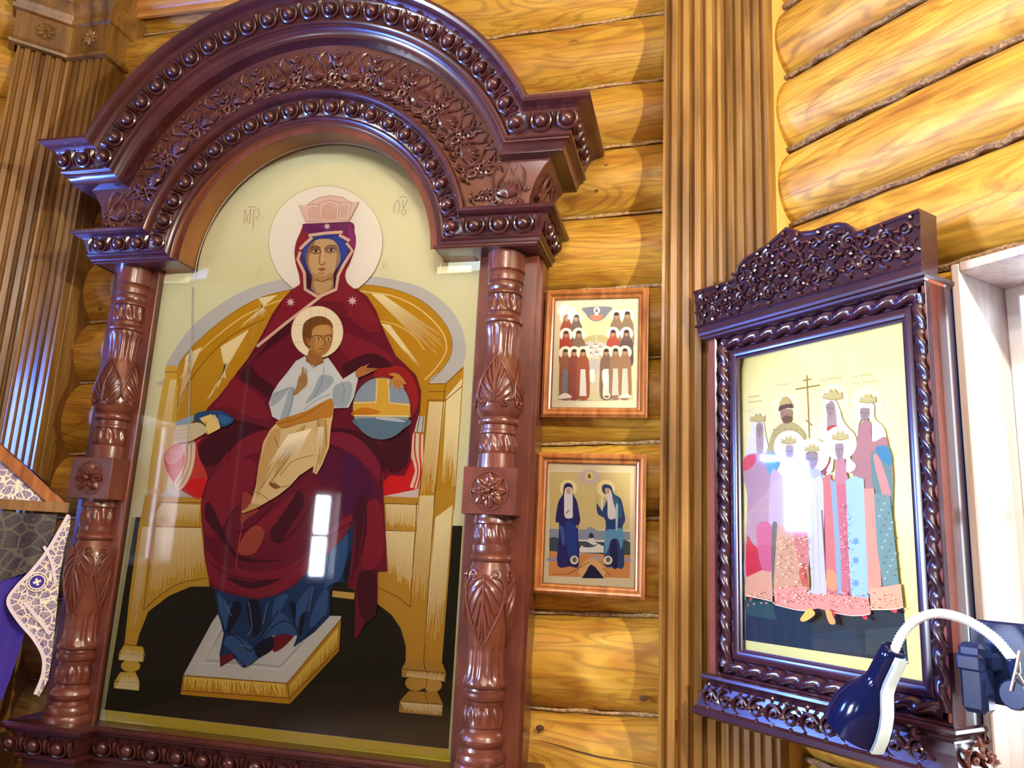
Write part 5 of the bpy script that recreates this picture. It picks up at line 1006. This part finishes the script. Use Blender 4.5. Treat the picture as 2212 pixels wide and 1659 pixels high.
F1.p([(645, 1040), (695, 1035), (690, 1165), (650, 1165)], (250, 248, 240)).p([(785, 1040), (845, 1040), (835, 1180), (790, 1180)], (250, 248, 240)).p([(295, 1355), (310, 1315), (370, 1290), (430, 1320), (430, 1345)], (244, 238, 226)); F1.o((832, 1318), 34, 36, 2.4, (248, 244, 214), 20)
F1.p([(960, 1345), (1000, 1310), (1060, 1300), (1110, 1340)], (242, 236, 224))
F1.mb.build('painted_print', M_paint, fr1, smooth=False, fixn=False)
q = MB(); a_ = [at_y(x, y, 2.574) for x, y in ((1170, 992), (1383, 992), (1382, 1286), (1166, 1276))]
q.add([(p[0], 2.574, p[2]) for p in a_], [(0, 1, 2, 3)]); q.build('mount', mat('cream_mount', (.84, .76, .50), .5), fr2, smooth=False, fixn=False)
F2 = Paint(lambda x, y, n: tuple(at_y(x, y, 2.573-.00004*n))); F2.T = (1150, 960, .205)
F2.p([(165, 275), (1045, 285), (1035, 1425), (165, 1395)], (244, 238, 208), False).p([(180, 290), (1035, 298), (1028, 900), (180, 890)], (224, 208, 146), False).p([(178, 890), (560, 895), (600, 868), (640, 878), (680, 905), (1030, 920), (1030, 1010), (178, 1000)], (150, 164, 188), False)
F2.p([(178, 985), (230, 975), (275, 990), (500, 1020), (760, 1030), (960, 1000), (1032, 1030), (1032, 1170), (178, 1130)], (66, 88, 96), False).p([(175, 1120), (500, 1150), (1030, 1165), (1028, 1412), (172, 1388)], (222, 156, 90), False)
F2.p([(175, 1190), (300, 1195), (460, 1200), (460, 1225), (175, 1230)], (166, 160, 190)).p([(600, 1190), (720, 1180), (730, 1230), (610, 1250)], (196, 170, 170)).p([(960, 1200), (1030, 1200), (1030, 1240), (960, 1230)], (176, 170, 196)).p([(500, 1300), (620, 1200), (760, 1300), (740, 1390), (520, 1390)], (236, 190, 130)); F2.l([(380, 1365), (480, 1310), (600, 1235)], 1.4, (120, 70, 40)).l([(200, 1370), (380, 1365)], 1.2, (150, 90, 50)); F2.l([(740, 1300), (820, 1380)], 1.4, (130, 80, 50))
F2.p([(495, 1105), (520, 1060), (560, 1060), (585, 1025), (595, 985), (650, 985), (660, 1030), (700, 1050), (750, 1070), (755, 1140), (500, 1140)], (240, 240, 238), False).p([(598, 985), (596, 950), (622, 930), (645, 955), (645, 985)], (40, 60, 84)).p([(520, 1060), (580, 1030), (640, 1060), (690, 1050), (640, 1080), (560, 1085)], (80, 92, 104)).p([(720, 1060), (730, 1030), (745, 1060)], (50, 66, 80))
F2.p([(520, 1408), (560, 1350), (590, 1290), (620, 1265), (660, 1290), (710, 1350), (755, 1412)], (26, 26, 66), False)
F2.d((600, 345), 118, 78, (214, 200, 190)).d((600, 335), 40, 46, (240, 226, 150)).d((600, 335), 18, 26, (120, 100, 60))
NB = (38, 40, 112); NB2 = (30, 66, 150)
F2.d((378, 462), 92, 92, (250, 240, 178)).d((775, 466), 94, 92, (250, 240, 178))
F2.p([(375, 405), (420, 430), (430, 520), (470, 600), (490, 700), (505, 800), (490, 840), (480, 900), (490, 1100), (485, 1290), (400, 1285), (265, 1280), (275, 1000), (280, 830), (245, 820), (255, 700), (280, 590), (320, 530), (335, 430)], NB, True, 3)
F2.p([(345, 470), (415, 460), (425, 560), (425, 700), (420, 772), (345, 768), (335, 640)], (238, 238, 240)).d((382, 490), 26, 34, (214, 178, 150), 16); F2.p([(350, 830), (430, 820), (470, 960), (460, 1200), (380, 1180), (350, 1000)], NB2).p([(290, 860), (330, 880), (340, 1040), (320, 1060), (300, 960)], (70, 104, 170)); F2.l([(355, 730), (385, 690)], 2, (120, 100, 90)).l([(470, 850), (468, 880)], 3, (200, 170, 120))
F2.p([(770, 420), (830, 440), (860, 520), (930, 570), (960, 680), (978, 800), (950, 860), (950, 1000), (965, 1290), (860, 1292), (760, 1270), (765, 1000), (770, 800), (700, 745), (680, 700), (678, 620), (700, 650), (740, 680), (790, 560), (740, 500), (735, 440)], (40, 70, 128), True, 3)
F2.p([(770, 920), (860, 895), (950, 890), (955, 1040), (930, 1100), (900, 1000), (830, 1010), (800, 1100), (765, 1150)], (100, 166, 206)).p([(840, 520), (900, 560), (940, 700), (930, 780), (880, 760), (850, 640)], (54, 104, 140)).p([(765, 470), (825, 480), (850, 600), (880, 700), (880, 775), (800, 775), (790, 600)], (238, 236, 240)).d((790, 492), 26, 32, (214, 180, 150), 16); F2.l([(676, 620), (676, 560)], 2.2, (206, 180, 120)); F2.p([(880, 640), (902, 650), (896, 880), (878, 880)], (190, 226, 236)).p([(724, 560), (745, 560), (740, 690), (724, 680)], (246, 246, 236))
F2.p([(820, 1040), (880, 1010), (900, 1280), (840, 1285)], (24, 34, 90)).d((442, 1218), 44, 46, (248, 240, 200)).d((444, 1216), 24, 28, (100, 110, 120)).d((797, 1220), 46, 46, (248, 240, 200)).d((798, 1216), 24, 28, (100, 110, 130))
F2.mb.build('painted_print', M_paint, fr2, smooth=False, fixn=False)
# ------------------------------------------------------------------ the painting in the dark case
R = Paint(lambda x, y, n: tuple(at_rw(x, y, .0465+.00004*n)))
tp = thing('icon_painting', 'gold painting of a crowned family group in patterned robes inside the dark case', 'painting', RW @ Matrix.Translation((.38, -.045, 1.29)))
q = MB(); q.box((.112, -.0465, 1.288), (.646, -.0445, 2.142)); q.build('gilded_panel', mat('yellow_gold_leaf', (.80, .70, .30), .35, ramp=('Object', (4, 4, 4), .3, [(.3, (.76, .66, .16)), (.7, (.82, .75, .26))])), tp, RW, smooth=False)
R.T = (1560, 1050, .2591)
R.p([(195, 900), (1500, 850), (1553, 1485), (1290, 1446), (760, 1370), (195, 1285)], (20, 42, 46), False); R.p([(190, 950), (330, 955), (420, 975), (455, 1118), (195, 1072)], (36, 74, 60), False).p([(720, 1250), (1100, 1180), (1180, 1400), (760, 1365)], (22, 52, 60), False).p([(1190, 1200), (1500, 1170), (1540, 1440), (1200, 1400)], (44, 62, 60), False)
R.T = (1560, 680, .25316)
def crown(x, y, w_, c=(190, 172, 104)):
    R.p([(x-w_*.5, y), (x-w_*.42, y-w_*.3), (x-w_*.25, y-w_*.2), (x-w_*.12, y-w_*.5), (x, y-w_*.3), (x+w_*.14, y-w_*.52), (x+w_*.28, y-w_*.22), (x+w_*.46, y-w_*.36), (x+w_*.5, y), (x, y+w_*.1)], c, False); R.l([(x-w_*.45, y-w_*.04), (x, y+w_*.04), (x+w_*.45, y-w_*.04)], 1, (150, 130, 70))
def head(x, y, w_, h, c=(150, 128, 112)):
    R.p([(x-w_*.5, y), (x, y-h*.1), (x+w_*.5, y), (x+w_*.46, y+h*.6), (x+w_*.15, y+h), (x-w_*.15, y+h), (x-w_*.46, y+h*.6)], c); R.l([(x-w_*.38, y+h*.30), (x-w_*.1, y+h*.28)], 1.1, (80, 60, 52), False).l([(x+w_*.08, y+h*.28), (x+w_*.36, y+h*.30)], 1.1, (80, 60, 52), False); R.l([(x, y+h*.3), (x-w_*.04, y+h*.6)], .9, (100, 78, 64), False).l([(x-w_*.15, y+h*.76), (x+w_*.15, y+h*.76)], 1.1, (120, 70, 60), False)
for c, r in (((302, 870), 78), ((545, 800), 130), ((955, 720), 130), ((1240, 760), 140)): R.d(c, r, r*1.05, (230, 220, 160), 36).o(c, r, r*1.05, .5, (206, 180, 110))
CR_ = (150, 116, 40)
R.l([(722, 515), (735, 800), (745, 1070)], 3.0, CR_, False).l([(625, 636), (832, 600)], 3.2, CR_, False).l([(688, 562), (760, 548)], 3, CR_, False).l([(712, 895), (768, 945)], 2.6, CR_, False)
for x, y, n_ in ((465, 600, 7), (840, 560, 3), (905, 545, 7), (1120, 528, 3), (1185, 518, 6), (1130, 588, 3), (1205, 575, 7), (225, 700, 6), (228, 745, 7)):
    for i in range(n_): R.l([(x+i*17, y-8+(i % 3)*2-i*2.2), (x+i*17+(4 if i % 2 else -2), y+9-i*2.2)], 1.2, (196, 168, 110), False)
VEIL = (222, 214, 216)
# back row: far left, the man, two women on the right
R.p([(300, 890), (352, 920), (370, 1020), (390, 1110), (400, 1200), (300, 1230), (190, 1240), (215, 1120), (245, 1010), (255, 930)], VEIL).p([(290, 950), (348, 940), (345, 1200), (300, 1210)], (170, 146, 138)); head(318, 940, 52, 110); crown(300, 905, 130)
R.p([(395, 1220), (400, 1100), (430, 1000), (500, 930), (580, 915), (660, 960), (710, 1040), (710, 1220)], (176, 160, 96)).p([(400, 1180), (470, 1200), (480, 1330), (380, 1340)], (120, 150, 160)); 
for i in range(16): R.d((440+(i % 5)*48+(i//5)*12, 980+(i//5)*50), 8, 8, (150, 134, 80), 8)
head(545, 815, 95, 110, (160, 122, 92)); R.p([(512, 880), (545, 860), (590, 868), (590, 905), (555, 925), (518, 915)], (110, 74, 48)); R.p([(484, 790), (500, 730), (530, 698), (560, 712), (590, 765), (540, 775)], (184, 162, 90)).p([(482, 800), (500, 775), (560, 760), (597, 765), (596, 795), (540, 795), (485, 822)], (84, 56, 44))
R.p([(885, 740), (960, 730), (1000, 800), (1030, 900), (1090, 990), (1080, 1080), (850, 1060), (870, 900)], VEIL).p([(905, 760), (958, 760), (975, 980), (900, 985)], (166, 138, 122)); R.p([(900, 955), (980, 945), (975, 1000), (905, 1000)], (190, 60, 44)); head(922, 765, 70, 105); crown(938, 715, 170)
R.p([(1170, 770), (1290, 760), (1300, 880), (1370, 950), (1400, 1050), (1330, 1080), (1280, 1100), (1270, 900), (1180, 900), (1150, 1040), (1140, 960)], VEIL); head(1218, 805, 80, 110); crown(1238, 745, 145)
R.p([(1180, 930), (1265, 920), (1280, 1080), (1390, 1040), (1420, 1130), (1455, 1300), (1460, 1480), (1440, 1800), (1440, 2300), (1180, 2300), (1110, 1230), (1150, 1080)], (176, 122, 112)).p([(1310, 1130), (1410, 1120), (1450, 1220), (1440, 1290), (1380, 1260), (1320, 1180)], (66, 130, 150)).p([(1270, 1180), (1380, 1260), (1450, 1340), (1455, 1700), (1445, 2300), (1330, 2300), (1300, 1700)], (104, 136, 124)).p([(1290, 1200), (1350, 1240), (1450, 1570), (1390, 1600), (1330, 1400)], (206, 140, 124))
# front robes
R.p([(182, 1260), (200, 1200), (300, 1180), (400, 1200), (420, 1400), (440, 2300), (195, 2300), (215, 1600), (182, 1400)], (186, 146, 148)).p([(185, 1230), (270, 1190), (292, 1240), (240, 1310), (182, 1330)], (206, 62, 82)).p([(370, 1240), (440, 1230), (480, 1330), (400, 1360)], (110, 160, 176))
# middle row heads with pale haloes
R.T = (1560, 680, .25316)
for c, r in (((575, 1125), 135), ((765, 1205), 148), ((1005, 1095), 142)): R.d(c, r, r*1.02, (248, 240, 196), 40).o(c, r, r*1.02, .8, (214, 196, 140))
R.p([(520, 1100), (620, 1100), (650, 1250), (690, 1330), (640, 1420), (480, 1420), (470, 1330), (515, 1230)], VEIL); head(575, 1125, 62, 130, (168, 150, 144)); crown(565, 1095, 135)
R.p([(700, 1350), (745, 1315), (800, 1310), (850, 1350), (900, 1400), (880, 1480), (700, 1480)], (176, 174, 176)); head(765, 1190, 100, 125, (156, 136, 124)); R.l([(715, 1185), (765, 1170), (815, 1185)], 3.2, (130, 104, 90)); crown(765, 1160, 130)
R.p([(955, 1090), (1060, 1085), (1085, 1210), (1140, 1280), (1120, 1330), (1060, 1340), (1050, 1200), (960, 1200), (940, 1330), (890, 1330), (940, 1220)], VEIL); R.p([(975, 1230), (1040, 1225), (1060, 1340), (1080, 1460), (960, 1470), (965, 1340)], (196, 130, 126)); head(1000, 1110, 70, 125, (156, 134, 124)); crown(1005, 1060, 150); R.p([(850, 1350), (900, 1280), (905, 1250), (925, 1250), (880, 1340), (850, 1365)], (170, 60, 80))
R.p([(425, 1330), (480, 1345), (575, 1400), (660, 1345), (720, 1360), (720, 2300), (420, 2350), (400, 1600)], (198, 170, 176))
R.T = (1560, 1050, .2591)
R.p([(205, 430), (250, 480), (320, 560), (330, 700), (250, 790), (200, 760)], (206, 40, 50)).p([(290, 330), (410, 330), (420, 680), (340, 700), (300, 560)], (206, 96, 120)).p([(200, 760), (330, 700), (420, 720), (420, 960), (195, 920)], (222, 160, 120), False)
R.p([(415, 330), (465, 330), (450, 560), (425, 900), (412, 700)], (110, 104, 84)).p([(460, 320), (700, 320), (725, 800), (740, 1000), (600, 1030), (440, 985), (430, 800)], (214, 160, 114), False).p([(590, 330), (700, 340), (715, 700), (640, 640)], (212, 128, 104)).p([(640, 720), (690, 660), (720, 800), (700, 900)], (200, 96, 60))
R.p([(700, -40), (765, -62), (840, -40), (850, 500), (880, 860), (950, 895), (900, 915), (720, 890), (745, 830), (720, 500)], (206, 198, 190)); R.l([(750, 100), (765, 860)], 1.4, (176, 166, 156), False).l([(790, 80), (815, 870)], 1.6, (184, 174, 164), False).l([(830, 200), (868, 790)], 2.6, (140, 70, 80), False)
R.p([(840, -60), (900, -110), (930, 100), (950, 700), (960, 940), (870, 900), (860, 500)], (212, 118, 104), False).p([(870, 700), (940, 720), (955, 860), (880, 850)], (218, 150, 96)).p([(900, -60), (965, -20), (1000, 900), (960, 905), (940, 500)], (150, 166, 168), False).p([(950, -20), (1040, -20), (1070, 900), (1075, 1075), (1000, 1060), (990, 600)], (204, 110, 112), False).p([(1030, -40), (1090, -90), (1180, -60), (1222, 940), (1075, 930), (1050, 500)], (164, 190, 196), False)
for y in (460, 620, 810): R.d((1115, y), 24, 28, (120, 152, 172), 16)
R.p([(1180, 20), (1265, 20), (1330, 830), (1220, 900), (1200, 500)], (214, 148, 118), False).p([(1265, 60), (1400, 80), (1475, 820), (1340, 830), (1290, 500)], (120, 146, 132), False)
for i in range(26): R.d((1300+(i*53) % 130+(i//4)*6, 120+i*26), 12, 9, (160, 184, 168) if i % 2 else (96, 122, 110), 8)
R.p([(700, 900), (960, 905), (1220, 935), (1240, 1065), (1180, 1085), (1075, 1080), (900, 1045), (800, 1020), (700, 1040), (560, 1020), (440, 985), (430, 860), (560, 830), (720, 840)], (220, 146, 120), False).p([(1225, 850), (1330, 840), (1490, 815), (1512, 1010), (1420, 1030), (1240, 1035)], (226, 166, 124), False)
rnd = random.Random(3)
for i in range(150): x = rnd.uniform(210, 1490); y = rnd.uniform(870, 1000)-(0 if x < 900 else -20); R.d((x, y), rnd.uniform(4, 9), rnd.uniform(3, 6), (240, 196, 150) if i % 2 else (186, 96, 76), 7)
for i in range(110): x = rnd.uniform(440, 720); y = rnd.uniform(420, 980); R.d((x, y), rnd.uniform(4, 9), rnd.uniform(3, 7), (246, 214, 170) if i % 2 else (196, 110, 70), 7)
for i in range(60): x = rnd.uniform(980, 1060); y = rnd.uniform(150, 1000); R.d((x, y), 7, 5, (226, 150, 140) if i % 2 else (170, 80, 84), 7)
R.l([(200, 905), (330, 940), (420, 962)], 1.8, (240, 190, 150)).l([(440, 988), (600, 1028), (700, 1040)], 1.8, (240, 196, 160)).l([(860, 1040), (1075, 1080), (1230, 1070)], 1.8, (240, 190, 160)).l([(1240, 1030), (1420, 1028), (1510, 1010)], 1.8, (240, 200, 160))
R.p([(700, 1040), (735, 1020), (775, 1060), (740, 1100), (680, 1130), (650, 1110)], (214, 160, 70)).p([(860, 1030), (900, 1040), (945, 1130), (920, 1155), (885, 1130)], (212, 138, 70)).p([(905, 1040), (940, 1050), (942, 1090)], (196, 50, 50), False).p([(1165, 1085), (1212, 1085), (1205, 1115), (1180, 1108)], (190, 40, 50), False).p([(1400, 1032), (1462, 1028), (1450, 1060), (1420, 1050)], (196, 50, 50), False).p([(225, 935), (252, 935), (240, 960)], (190, 40, 50), False)
R.mb.build('painted_scene', M_paint, tp, RW, smooth=False, fixn=False)
